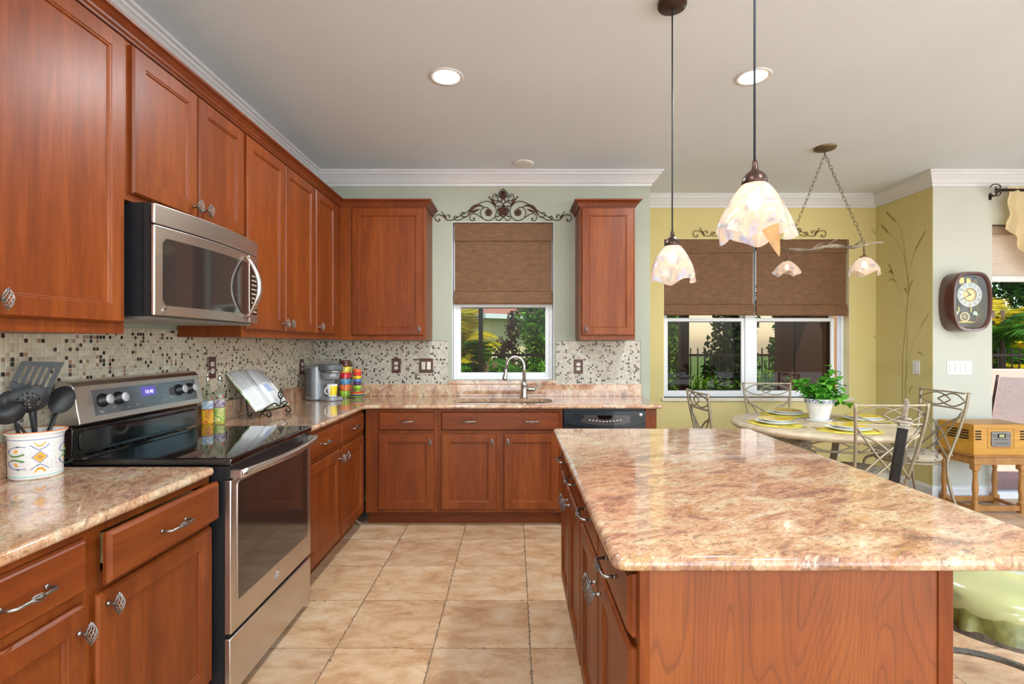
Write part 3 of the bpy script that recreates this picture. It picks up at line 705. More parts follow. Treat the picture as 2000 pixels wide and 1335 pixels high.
bt.build('buttons', IVORY, pan)
def badge(parent, loc, rot, r=0.011):
    b = MB(); b.lathe([(0.0001, 0.0), (r, 0.0), (r*1.0, 0.0015), (r*0.9, 0.002), (0.0001, 0.002)], 24).build('badge', STEEL_B, parent, loc, rot)
    o = bpy.data.objects['badge'] if False else list(parent.children)[-1]
    m = MB().join(text_mb('GE', r*1.05, 0.0004, shear=0.3), Matrix.Translation((0, 0, 0.0023)))
    m.tube([(r*0.78*math.cos(a*PI/12), r*0.78*math.sin(a*PI/12), 0.0022) for a in range(24)], r*0.05, 4, closed=True)
    m.build('monogram', BLACKP, o, recalc=False)
badge(pan, (0.565, -0.0112, 0.829), (PI/2, 0, 0), 0.0125)
t = thing('cabinet_end_panel', 'cherry end panel beside the dishwasher, at the end of the counter', 'cabinet panel', (0.974, 3.785, 0))
MB().box(0, 0.082, 0, 0.605, 0, CB-0.0005).build('panel', CHERRY, t, bevel=0.002)

# countertops
def arc_pts(cx, cy_, r, a0, a1, n=6): return [(cx+r*math.cos(a0+(a1-a0)*i/n), cy_+r*math.sin(a0+(a1-a0)*i/n)) for i in range(n+1)]
XE = -1.085; YE = 3.745
poly = [(XL+0.010, 2.652), (XE, 2.652)]+[(XE, YE-0.05)]+arc_pts(XE+0.05, YE-0.05, 0.05, PI, PI/2, 6)[1:]+[(1.070, YE)]+arc_pts(1.070, YE+0.025, 0.025, -PI/2, 0, 5)[1:]+[(1.095, YB-0.0105), (XL+0.010, YB-0.0105)]
ct = thing('countertop', 'polished granite countertop running around the corner below the window, with backsplash', 'countertop')
top = MB().prism(poly, CT-0.03, CT).build('slab', GRANITE, ct, bevel=0.013, seg=4, ang=40)
hx0, hx1, hy0, hy1 = -0.47, 0.30, 3.86, 4.19
hole = rrect(hx0, hx1, hy0, hy1, 0.10, 8)
cut(top, MB().prism(hole, CT-0.1, CT+0.1))
sp = MB().box(XL+0.0105, XL+0.030, 2.652, YB-0.011, CT, 1.012).box(XL+0.030, 1.090, YB-0.030, YB-0.0105, CT, 1.004)
sp.build('backsplash', GRANITE, ct, bevel=0.002)
MB().box(KW[0]-0.03, KW[1]+0.018, YB-0.034, YB+0.06, 1.0045, 1.0375).build('window_sill', GRANITE, ct, bevel=0.004)
ct2 = thing('countertop', 'polished granite countertop piece under the utensil crock, left of the range', 'countertop')
MB().prism([(XL+0.010, 0.78), (XE, 0.78), (XE, 1.845)]+arc_pts(XE-0.025, 1.845, 0.025, 0, PI/2, 5)[1:]+[(XL+0.010, 1.870)], CT-0.03, CT).build('slab', GRANITE_L, ct2, bevel=0.013, seg=4, ang=40)
MB().box(XL+0.0105, XL+0.030, 0.78, 1.870, CT, 1.020).build('backsplash', GRANITE_L, ct2, bevel=0.002)

# sink and faucet
t = thing('sink', 'stainless undermount double bowl sink below the window', 'sink', (0, 0, 0))
def bowl(x0, x1, y0, y1, dp):
    m = MB(); R = []
    for i, (ins, z) in enumerate(((-0.004, CT-0.0305), (0.002, CT-0.0305-0.001), (0.006, CT-0.06), (0.012, CT-dp+0.03), (0.04, CT-dp), (0.12, CT-dp-0.004))):
        R.append([(p[0], p[1], z) for p in rrect(x0+ins, x1-ins, y0+ins, y1-ins, max(0.02, 0.09-ins*0.5), 6)])
    n = len(R[0])
    m.add([p for r in R for p in r], [(i*n+k, i*n+(k+1) % n, (i+1)*n+(k+1) % n, (i+1)*n+k) for i in range(len(R)-1) for k in range(n)]+[tuple(range(5*n, 6*n))], sm=True)
    return m
b1 = bowl(hx0-0.006, -0.005, hy0-0.006, hy1+0.006, 0.20); b1.build('bowl', STEEL_B, t, recalc=False)
b2 = bowl(0.005, hx1+0.006, hy0-0.006, hy1+0.006, 0.17); b2.build('bowl', STEEL_B, t, recalc=False)
t = thing('faucet', 'brushed nickel gooseneck pull-down faucet behind the sink', 'faucet', (0.085, 4.245, CT))
MB().lathe([(0.032,0),(0.032,0.006),(0.027,0.012),(0.024,0.10),(0.026,0.105),(0.026,0.115),(0.018,0.125),(0.015,0.14)], 20).build('base', NICKEL, t)
pts = [(0,0,0.12),(0,0,0.25)]+[(-0.072+0.072*math.cos(a), 0, 0.265+0.075*math.sin(a)) for a in [i*PI/12 for i in range(0, 12)]]+[(-0.147, 0, 0.235)]
MB().tube(pts, 0.0135, 12).build('spout', NICKEL, t)
MB().lathe([(0.0135,0),(0.0145,-0.03),(0.021,-0.085),(0.021,-0.10),(0.014,-0.102)], 16).build('spray_head', NICKEL, t, (-0.147, 0, 0.245), (0, 0.16, 0))
lv = MB(); lv.tube([(0.018,0,0.075),(0.07,0,0.07)], [0.016,0.020], 12); lv.sphere((0.075,0,0.07), 0.021, 12)
lv.tube(smooth_pts([(0.085,0,0.062),(0.112,0,0.085),(0.118,-0.002,0.11),(0.10,-0.004,0.135),(0.078,-0.006,0.142)], 4), [0.008]*10+[0.006]*7, 8)
lv.build('lever_handle', NICKEL, t)

# ------------------------------------------------------------------ wall cabinets
XU = -1.39; ZU0 = 1.385; ZU1 = 2.44; UD = (1.424, 2.428)
def wall_cab(label, y0, y1, doors, z0=ZU0, dz=UD):
    t = thing('wall_cabinet', label, 'cabinet', (XU, y0, 0), R90); carcass(t, y1-y0-0.001, 0.324, z0, ZU1, toe=False, top=True)
    for a, b, k in doors:
        kx = None if k is None else ((a+0.03-y0, dz[0]+0.045) if k == 'L' else (b-0.03-y0, dz[0]+0.045))
        door(t, a-y0, b-y0, dz[0], dz[1], kx)
    return t
wall_cab('large cherry wall cabinet above the utensil crock, nearest along the left wall', 0.82, 1.825, [(0.84, 1.305, 'R'), (1.325, 1.806, 'L')])
wall_cab('short cherry wall cabinet with two doors mounted above the microwave', 1.826, 2.612, [(1.848, 2.222, 'R'), (2.236, 2.600, 'L')], 1.866, (1.893, 2.428))
wall_cab('tall two-door cherry wall cabinet right of the microwave', 2.613, 3.545, [(2.640, 3.066, 'R'), (3.082, 3.530, 'L')])
t = wall_cab('narrow single-door cherry wall cabinet in the left wall corner', 3.546, 4.39, [(3.560, 3.955, 'L')])
t = thing('wall_cabinet', 'cherry wall cabinet with three-plank door, on the window wall left of the window', 'cabinet', (XU+0.002, 4.075, 0))
carcass(t, 1.388-0.70, 0.324, ZU0-0.005, ZU1, toe=False, top=True)
door(t, 0.103, 0.672, UD[0]-0.006, UD[1], (0.642, UD[0]+0.04), seams=True)
CP = [(0.0, 2.438), (0.010, 2.438), (0.012, 2.446), (0.018, 2.452), (0.020, 2.460), (0.034, 2.476), (0.046, 2.482), (0.048, 2.492), (0.0, 2.492)]
t = thing('cabinet_crown_moulding', 'cherry crown moulding running along the tops of the corner wall cabinets', 'moulding')
MB().sweep([(XU, 0.82), (XU, 4.075), (-0.70, 4.075), (-0.70, YB-0.001)], CP, side=1).build('moulding', CHERRY_DK, t)
t = thing('wall_cabinet', 'slim cherry wall cabinet right of the kitchen window', 'cabinet', (0.528, 4.075, 0))
carcass(t, 0.437, 0.324, ZU0-0.005, ZU1, toe=False, top=True); door(t, 0.010, 0.427, UD[0]-0.006, UD[1], (0.040, UD[0]+0.04))
MB().sweep([(0.0, 0.324), (0.0, 0.0), (0.437, 0.0), (0.437, 0.324)], CP, side=1).build('crown_moulding', CHERRY_DK, t)

# ------------------------------------------------------------------ range
t = thing('range', 'stainless and black glass electric range standing between the granite counters', 'stove', (-1.07, 1.886, 0), R90); W = 0.752
MB().box(0, W, 0.0, 0.622, 0.04, 0.898).build('body', BLACKP, t)
MB().box(0.0, W, -0.030, 0.56, 0.899, 0.928).build('cooktop', BLACKG, t, bevel=0.006)
dr_ = MB().box(0.004, W-0.004, -0.026, 0.0, 0.275, 0.845).build('oven_door', STEEL, t, bevel=0.004)
wp = MB().prism(rrect(0.048, W-0.048, 0.385, 0.828, 0.012), 0.0, 0.003, M=Matrix(((1,0,0,0),(0,0,-1,-0.0255),(0,1,0,0),(0,0,0,1)))).build('window', OVENG, dr_)
ed = MB().tube([(x, -0.0275, z) for x, z in rrect(0.046, W-0.046, 0.383, 0.830, 0.014)], 0.0022, 5, closed=True).build('window_trim', STEEL_B, dr_)
hp = [(0.012+0.728*i/20, -0.058-0.035*math.sin(PI*i/20), 0.868) for i in range(21)]
h_ = MB().tube(hp, 0.013, 8, flat=(0.75, 1.25)).box(0.010, 0.032, -0.06, -0.02, 0.852, 0.882).box(W-0.032, W-0.010, -0.06, -0.02, 0.852, 0.882).build('handle', STEEL, dr_)
MB().box(0.004, W-0.004, -0.018, 0.0, 0.848, 0.897).build('vent_panel', BLACKP, t)
vv = MB()
for k in range(7): vv.box(0.08+k*0.088, 0.14+k*0.088, -0.020, -0.017, 0.862, 0.868)
vv.build('vent_slots', DARKGAP, t)
MB().box(0.004, W-0.004, -0.024, 0.0, 0.045, 0.258).build('storage_drawer', STEEL, t, bevel=0.004)
lg = MB(); lx, lz = 0.375, 0.328
lg.tube([(lx-0.006+0.020*math.cos(a*PI/10)*(1.0), -0.0275, lz+0.010+0.010*math.sin(a*PI/10)+0.008*math.cos(a*PI/10)) for a in range(20)], 0.0012, 5, closed=True)
lg.tube(smooth_pts([(lx-0.034, -0.0275, lz+0.004), (lx-0.030, -0.0275, lz-0.010), (lx-0.022, -0.0275, lz+0.006), (lx-0.014, -0.0275, lz-0.010), (lx-0.006, -0.0275, lz+0.010), (lx+0.004, -0.0275, lz-0.008), (lx+0.010, -0.0275, lz+0.018)], 4), 0.0013, 5)
lg.build('script_emblem', STEEL_B, dr_)
# backguard: a leaning stainless console on a black riser
gb = MB(); prof = [(0.622, 0.93), (0.560, 0.93), (0.556, 1.03), (0.565, 1.046)]
gb.prism(prof+[(0.622, 1.046)], 0, W, M=Matrix(((0,0,1,0),(1,0,0,0),(0,1,0,0),(0,0,0,1)))).build('riser', BLACKG, t, bevel=0.004)
MB().prism(rrect(0.03, W-0.02, 0.945, 1.022, 0.02), 0, 0.004, M=Matrix(((1,0,0,0),(0,0,-1,0.558),(0,1,0,0),(0,0,0,1)))).build('riser_panel', BLACKG, t, bevel=0.002)
pr = [(0.622, 1.047), (0.532, 1.047), (0.528, 1.052), (0.555, 1.190), (0.566, 1.205), (0.585, 1.211), (0.622, 1.211)]
cons = MB().prism(pr, 0, W, M=Matrix(((0,0,1,0),(1,0,0,0),(0,1,0,0),(0,0,0,1)))).build('console', STEEL, t, bevel=0.003)
tilt = math.atan2(0.027, 0.138)
GM = Matrix.Translation((0, 0.5285, 1.052)) @ Matrix.Rotation(PI/2-tilt, 4, 'X')
MB().prism(rrect(0.075, W-0.045, 0.022, 0.122, 0.006), 0.0, 0.0022, M=GM).build('glass_panel', plain('console_glass', C(84,84,88), 0.08, coat=0.5, var=0.3, vs=9), cons)
KNOBF = plain('silver_knob_face', C(196,198,204), 0.35, 0.3)
for q, kx in enumerate((0.118, 0.198, 0.575, 0.655)):
    kb = MB().lathe([(0.026, 0.0), (0.026, 0.008), (0.0205, 0.009), (0.0195, 0.030), (0.0001, 0.030)], 24).build('control_knob', BLACKP, cons)
    kb.matrix_local = GM @ Matrix.Translation((kx, 0.078, 0.002))
    f = MB().lathe([(0.0193, 0.030), (0.0193, 0.034), (0.018, 0.0355), (0.0001, 0.0355)], 24).box(-0.0009, 0.0009, 0.006, 0.017, 0.0355, 0.0362, 0).build('knob_face', KNOBF, kb)
dsp = MB().prism(rrect(0.330, 0.420, 0.070, 0.112, 0.004), 0.0022, 0.0028, M=GM).build('display', plain('violet_display', C(70,60,120), 0.2, em=C(90,80,170), ems=0.5), cons)
MB().join(text_mb('10:40', 0.024, 0.0003), GM @ Matrix.Translation((0.378, 0.088, 0.0032))).build('clock_digits', DISPLAY, dsp, recalc=False)
mk = MB()
for (a, b) in ((0.098, 0.035), (0.105, 0.030), (0.165, 0.045), (0.24, 0.036), (0.29, 0.04), (0.46, 0.04), (0.51, 0.05), (0.60, 0.036)): mk.box(a, a+0.012, b, b+0.0018, 0.0022, 0.0026)
tag(MB().join(mk, GM).build('panel_marks', IVORY, cons), kind='stuff')

# ------------------------------------------------------------------ microwave
t = thing('microwave', 'stainless over-the-range microwave with bowed door under the short wall cabinet', 'microwave', (-1.312, 1.853, 0), R90); W = 0.752
def bow(x): return -0.030*math.sin(PI*max(0, min(1, x/W)))
def bowed(x0, x1, z0, z1, off, th, n=16, mats=0, round_=0.0):
    m = MB(); xs = [x0+(x1-x0)*i/n for i in range(n+1)]
    vs = [(x, bow(x)-off, z0) for x in xs]+[(x, bow(x)-off, z1) for x in xs]+[(x, bow(x)-off+th, z0) for x in xs]+[(x, bow(x)-off+th, z1) for x in xs]; k = n+1
    fs = []
    for i in range(n): fs += [(i, i+1, k+i+1, k+i), (2*k+i, 3*k+i, 3*k+i+1, 2*k+i+1), (k+i, k+i+1, 3*k+i+1, 3*k+i), (i, 2*k+i, 2*k+i+1, i+1)]
    fs += [(0, k, 3*k, 2*k), (n, 2*k+n, 3*k+n, k+n)]
    return m.add(vs, fs)
MB().box(0.0, W, 0.030, 0.400, 1.452, 1.862).build('body', BLACKP, t)
bowed(0.0, W, 1.452, 1.862, -0.006, 0.026).build('front_frame', BLACKP, t)
bowed(0.001, W-0.001, 1.788, 1.862, 0.010, 0.014).build('vent_strip', STEEL, t, bevel=0.004, ang=50)
dr_ = bowed(0.001, 0.640, 1.453, 1.784, 0.010, 0.014).build('door', STEEL, t, bevel=0.004, ang=50)
bowed(0.644, W-0.001, 1.453, 1.784, 0.010, 0.014).build('control_side', STEEL, t, bevel=0.004, ang=50)
def bowpatch(x0, x1, z0, z1, off, r=0.02, n=18):
    pts = rrect(x0, x1, z0, z1, r, 4); c = ((x0+x1)/2, (z0+z1)/2)
    # columns so that the patch follows the bow
    m = MB(); xs = [x0+(x1-x0)*i/n for i in range(n+1)]; vs = []
    for x in xs:
        d = min(x-x0, x1-x); ins = r-math.sqrt(max(0, r*r-(r-d)**2)) if d < r else 0
        vs += [(x, bow(x)-off, z0+ins), (x, bow(x)-off, z1-ins)]
    return m.add(vs, [(2*i, 2*i+2, 2*i+3, 2*i+1) for i in range(n)])
bowpatch(0.040, 0.630, 1.492, 1.742, 0.0112, n=40).build('window', plain('smoked_microwave_window', C(46,42,40), 0.05, coat=0.7, var=0.05), dr_, recalc=False)
hp = []
for i in range(17):
    a = i/16; hp.append((0.600, bow(0.6)-0.016-0.062*math.sin(PI*a), 1.470+0.300*a))
MB().tube(hp, [0.006+0.008*math.sin(PI*i/16) for i in range(17)], 8, flat=(1.5, 0.8)).build('handle', STEEL, dr_)
pn = bowpatch(0.655, 0.738, 1.492, 1.742, 0.0112, 0.008, 8).build('keypad', BLACKG, t, recalc=False)
kp = MB()
for r in range(9):
    for c_ in range(3): x = 0.668+0.022*c_; kp.box(x, x+0.010, bow(x)-0.0126, bow(x)-0.0114, 1.505+0.022*r, 1.511+0.022*r)
kp.build('key_marks', IVORY, pn)
badge(dr_, (0.048, bow(0.048)-0.0105, 1.474), (PI/2, 0, 0), 0.0125)
ug = MB().box(0.02, W-0.02, 0.02, 0.38, 1.440, 1.4515)
ug.build('bottom_grille', plain('grey_grille', C(150,146,140), 0.4, 0.5), t)

# ------------------------------------------------------------------ island
isl = thing('kitchen_island', 'cherry kitchen island with drawers and doors along its range side', 'island', (0.268, 2.70, 0), -R90); L = 1.60
carcass(isl, L, 0.66, 0.105, CB, top=False)
yy = lambda Y: 2.70-Y
for a, b, k in ((2.690, 2.325, 'R'), (2.310, 1.930, 'L'), (1.905, 1.515, 'R'), (1.500, 1.112, 'L')):
    A, B = yy(a), yy(b)
    door(isl, A, B, *DD, kn=((B-0.03 if k == 'R' else A+0.03), DD[1]-0.055)); drawer(isl, A, B, *DZ, pulls=[(A+B)/2])
MB().box(L-0.0185, L+0.002, 0.024, 0.640, 0.0, CB-0.0005).build('end_panel', VENEER, isl)
MB().box(L-0.019, L+0.006, 0.640, 0.672, 0.0, CB-0.0005).build('corner_post', CHERRY, isl, bevel=0.002)
MB().box(L-0.019, L+0.004, 0.001, 0.024, 0.105, CB-0.0005).build('corner_stile', CHERRY, isl, bevel=0.002)
MB().box(0.0, L-0.02, 0.6605, 0.672, 0.0, CB-0.0005).build('back_panel', CHERRY, isl)
t = thing('island_countertop', 'large polished granite slab lying on the kitchen island', 'countertop')
rx0, rx1, ry0, ry1 = 0.207, 1.245, 1.066, 2.715
MB().prism(rrect(rx0, rx1, ry0, ry1, 0.03, 5), CT-0.031, CT).build('slab', GRANITE, t, bevel=0.0145, seg=4, ang=40)

# ------------------------------------------------------------------ wall plates
def plate(name, label, cat, loc, rz, kind, mat=BROWNP, w_=0.078, h=0.122, n=1):
    t = thing(name, label, cat, loc, rz)
    p = MB(); loops(p, w_, h, [(0, 0), (0, -0.003), (0.004, -0.006), (0.010, -0.006), (0.013, -0.0045)])
    q = p.build('cover', mat, t, (-w_/2, 0, -h/2))
    if kind == 'outlet':
        for s_ in (-1, 1):
            r = MB().prism(rrect(-0.0165, 0.0165, -0.0135, 0.0135, 0.010), 0, 0.006, M=Matrix(((1,0,0,0),(0,0,-1,-0.002),(0,1,0,0),(0,0,0,1)))).build('socket', IVORY, t, (0, 0, s_*0.0195))
            MB().box(-0.007, -0.005, -0.0092, -0.0078, -0.003, 0.006).box(0.005, 0.007, -0.0092, -0.0078, -0.003, 0.006).build('slots', DARKGAP, r)
    else:
        for i in range(n):
            x = (i-(n-1)/2)*0.046
            MB().box(x-0.0165, x+0.0165, -0.009, -0.003, -0.033, 0.033).build('rocker', IVORY if mat is BROWNP else WHITEP, t, bevel=0.002)
    return t
YP = YB-0.0095
plate('wall_outlet', 'brown double outlet on mosaic between the espresso cups and the light switch', 'outlet', ((774-1003.5)*0.00439, YP, 1.163), 0, 'outlet')
plate('light_switch', 'brown plate with two rocker switches on mosaic left of the window', 'light switch', ((832.5-1003.5)*0.00439, YP, 1.163), 0, 'switch', n=2, w_=0.118)
plate('wall_outlet', 'brown double outlet on mosaic right of the kitchen window', 'outlet', ((1129.5-1003.5)*0.00439, YP, 1.155), 0, 'outlet')
plate('wall_outlet', 'brown double outlet on left wall mosaic behind the coffee maker', 'outlet', (XL+0.0095, 4.14, 1.165), R90, 'outlet')
plate('wall_outlet', 'brown outlet plate on left wall mosaic behind the oil bottles', 'outlet', (XL+0.0095, 2.905, 1.215), R90, 'outlet')
plate('light_switch', 'single white rocker switch on yellow alcove wall beside the painted grass', 'light switch', (XA1-0.0005, 4.577, 1.14), -R90, 'switch', WHITEP, n=1)
plate('light_switch', 'white plate with four switches below the wall clock', 'light switch', ((1873-1003.5)*0.0044, YB-0.0005, 1.143), 0, 'switch', WHITEP, n=4, w_=0.215)
plate('wall_outlet', 'white outlet low on the yellow wall behind the dining table', 'outlet', (3.2, YA-0.0005, 0.30), 0, 'outlet', WHITEP)

# ------------------------------------------------------------------ ceiling lamps
def can(label, x, y, first=None):
    t = thing('recessed_ceiling_light', label, 'ceiling light', (x, y, ZC), 0, 'recessed ceiling lights')
    MB().lathe([(0.070, 0.004), (0.070, -0.004), (0.092, -0.006), (0.096, -0.001), (0.096, 0.0)], 32).build('trim_ring', TRIM, t)
    MB().lathe([(0.0001, -0.003), (0.071, -0.003)], 32).build('lens', LENS, t, recalc=False)
    d = bpy.data.lights.new('can_lamp', 'AREA'); d.shape = 'DISK'; d.size = 0.13; d.energy = CAN_W; d.color = (0.91, 0.96, 1.0)
    o = bpy.data.objects.new('can_lamp', d); col.objects.link(o); o.parent = t; o.location = (0, 0, -0.008)
can('lit recessed ceiling light above the kitchen aisle', -0.371, 2.82); can('lit recessed ceiling light partly behind the nearer pendant cord', 1.32, 2.82)
for x, y, l in ((-0.371, 0.6, 'recessed ceiling light above the range aisle behind the viewer'), (1.32, 0.6, 'added recessed ceiling light behind the viewer by the island'), (-0.371, -1.8, 'added recessed ceiling light at the back of the kitchen'), (1.32, -1.8, 'added recessed ceiling light near the rear opening'), (3.4, 1.6, 'added recessed ceiling light over the room beside the island'), (3.4, -1.0, 'added recessed ceiling light in the rear of the side room')):  # all but the first are lamps added out of frame for brightness
    can(l, x, y)
t = thing('ceiling_speaker', 'round white ceiling speaker above the kitchen window', 'speaker', (0.077, 4.17, ZC))
MB().lathe([(0.0001, -0.010), (0.070, -0.010), (0.084, -0.006), (0.086, 0.0)], 32).build('grille', plain('speaker_white', C(226,224,220), 0.6), t)
# ------------------------------------------------------------------ pendants over the island
def shade_mesh(seed, tip=None, s=1.0, zs=1.0):
    """a handkerchief glass shade: bell on top, wavy skirt with drooping corners"""
    rng = random.Random(seed); n = 72; rows = 18; ph = rng.random()*6; m = MB(); vs = []
    for r in range(rows+1):
        t_ = r/rows
        R = (0.024+0.070*math.sin(min(1, t_*1.05)*PI/2)**0.85)*s
        for k in range(n):
            a = 2*PI*k/n
            wv = math.sin(4*a+ph)*0.016*t_**2.2 + math.sin(7*a+ph*2)*0.009*t_**2.5
            z = -0.150*t_*zs*s - (0.020*max(0, math.cos(4*a+ph+0.8)) - 0.012*max(0, -math.cos(4*a+ph+0.8)))*t_**3*s
            rr = R+wv*s
            if tip is not None:
                d = math.cos(a-tip)
                if d > 0.80: q = (d-0.80)/0.20; z -= 0.050*q**1.4*t_**4; rr += 0.008*q*t_**3
            vs.append((rr*math.cos(a), rr*math.sin(a), z))
    m.add(vs, [(r*n+k, r*n+(k+1) % n, (r+1)*n+(k+1) % n, (r+1)*n+k) for r in range(rows) for k in range(n)], sm=True)
    return m.mesh('lamp_shade', [SHADE], recalc=False)
def bulb(t, z, wat, r=0.02, s=1.0):
    MB().sphere((0, 0, z), r*s, 12, sc_=(1, 1, 1.35)).build('bulb', BULB, t)
    d = bpy.data.lights.new('bulb_lamp', 'POINT'); d.energy = wat; d.color = (1, 0.9, 0.76); d.shadow_soft_size = 0.025
    o = bpy.data.objects.new('bulb_lamp', d); col.objects.link(o); o.parent = t; o.location = (0, 0, z-0.055*s)
AMBER = shade_mat((C(236,190,130), C(240,206,156), C(232,184,120), C(244,216,176), C(226,176,116)), 'amber_art_glass')
def pendant(label, x, y, zs, seed, tip, rot, flap=False):
    t = thing('pendant_lamp', label, 'pendant lamp', (x, y, zs), rot, 'pendant lamps over the island'); H = ZC-zs
    link('lamp_shade', shade_mesh(seed, tip), t)
    MB().lathe([(0.034, -0.012), (0.0335, 0.0), (0.030, 0.012), (0.020, 0.024), (0.012, 0.029), (0.011, 0.031), (0.007, 0.052), (0.0065, 0.056)], 20).build('socket_cap', BRONZE, t)
    MB().tube([(0, 0, 0.054), (0, 0, H-0.02)], 0.0032, 8).build('cord', CORD, t)
    MB().lathe([(0.0001, H-0.028), (0.058, H-0.026), (0.061, H-0.02), (0.061, H)], 28).build('ceiling_canopy', BRONZE, t)
    if flap:
        m = MB(); vs = []
        for i in range(9):
            u = i/8; wd = 0.5*(1-u)**0.8
            for j in range(5):
                q = (j/4-0.5)*2*wd; vs.append((0.052+0.028*u+q*0.050, 0.012*math.sin(PI*j/4)*(1-u)+0.02, -0.118-0.088*u+q*0.018))
        m.add(vs, [(i*5+j, i*5+j+1, (i+1)*5+j+1, (i+1)*5+j) for i in range(8) for j in range(4)], sm=True)
        tag(m.build('glass_tip', AMBER, t, recalc=False), 'amber streaked glass tip')
    bulb(t, -0.055, PENDANT_W)
pendant('larger-looking handkerchief glass pendant lamp with long amber tip, nearest over the island', 0.668, 1.42, 1.800, 3, None, 0.0, True)
pendant('handkerchief glass pendant lamp in front of the left alcove blind', 0.681, 2.20, 1.778, 11, None, 0.7)

# ------------------------------------------------------------------ chandelier over the dining table
P0 = Vector((2.395, 3.50, 2.025)); P1 = Vector((2.214, 4.15, 2.105)); PC = Vector((2.333, 3.84, ZC))
t = thing('chandelier', 'driftwood bar chandelier with two glass shades hung on chains over the dining table', 'chandelier', PC)
MB().lathe([(0.0001, -0.026), (0.03, -0.026), (0.072, -0.014), (0.078, -0.004), (0.078, 0)], 28).tube([(0,0,-0.026),(0,0,-0.045)], 0.006, 8).build('ceiling_canopy', ANTIQ, t)
br = MB(); d = (P1-P0); e0 = P0-d*0.20-PC; e1 = P1+d*0.06-PC
pts = [e0.lerp(e1, i/16)+Vector((0.010*math.sin(i*1.3), 0, 0.010*math.sin(i*0.9+1))) for i in range(17)]
br.tube(pts, [0.003+0.011*math.sin(PI*(i+0.3)/17.5)**0.8*(0.85+0.25*math.sin(i*2.1)) for i in range(17)], 9, flat=(0.6, 1.1))
for k in (4, 8, 11): br.tube([pts[k], pts[k]+Vector((0.02, -0.05, 0.03)), pts[k]+Vector((0.03, -0.10, 0.035))], [0.007, 0.005, 0.002], 6)
br.build('driftwood_bar', DRIFT, t)
lk = MB()
for P in (P0, P1):
    A = Vector((0, 0, -0.05)); B = P-PC+Vector((0, 0, 0.012)); n = 22; q = (B-A).to_track_quat('Z', 'X').to_matrix().to_4x4(); Ls = (B-A).length/n
    for i in range(n):
        M = Matrix.Translation(A.lerp(B, (i+0.5)/n)) @ q @ Matrix.Rotation(PI/2*(i % 2)+0.4, 4, 'Z')
        lk.tube([M @ Vector((0.0095*math.cos(a*PI/5), 0, Ls*0.62*math.sin(a*PI/5))) for a in range(10)], 0.0019, 5, closed=True)
lk.build('chain', ANTIQ, t)
for P, sd_, s_ in ((P0, 21, 1.0), (P1, 5, 0.95)):
    h_ = P-PC; top = h_+Vector((0, 0, -0.085))
    MB().tube([h_+Vector((0,0,0.01)), h_+Vector((0,0,-0.05))], 0.006, 8).lathe([(0.030, -0.006), (0.026, 0.006), (0.010, 0.014), (0.006, 0.03)], 16, c=top).build('socket_cap', ANTIQ, t)
    o = link('lamp_shade', shade_mesh(sd_, None, s_, 0.72), t, top)
    MB().sphere((0, 0, 0), 0.017, 10, sc_=(1, 1, 1.3)).build('bulb', BULB, t, top+Vector((0, 0, -0.05)))
    d_ = bpy.data.lights.new('bulb_lamp', 'POINT'); d_.energy = PENDANT_W; d_.color = (1, 0.86, 0.68); d_.shadow_soft_size = 0.025
    o = bpy.data.objects.new('bulb_lamp', d_); col.objects.link(o); o.parent = t; o.location = top+Vector((0, 0, -0.10))

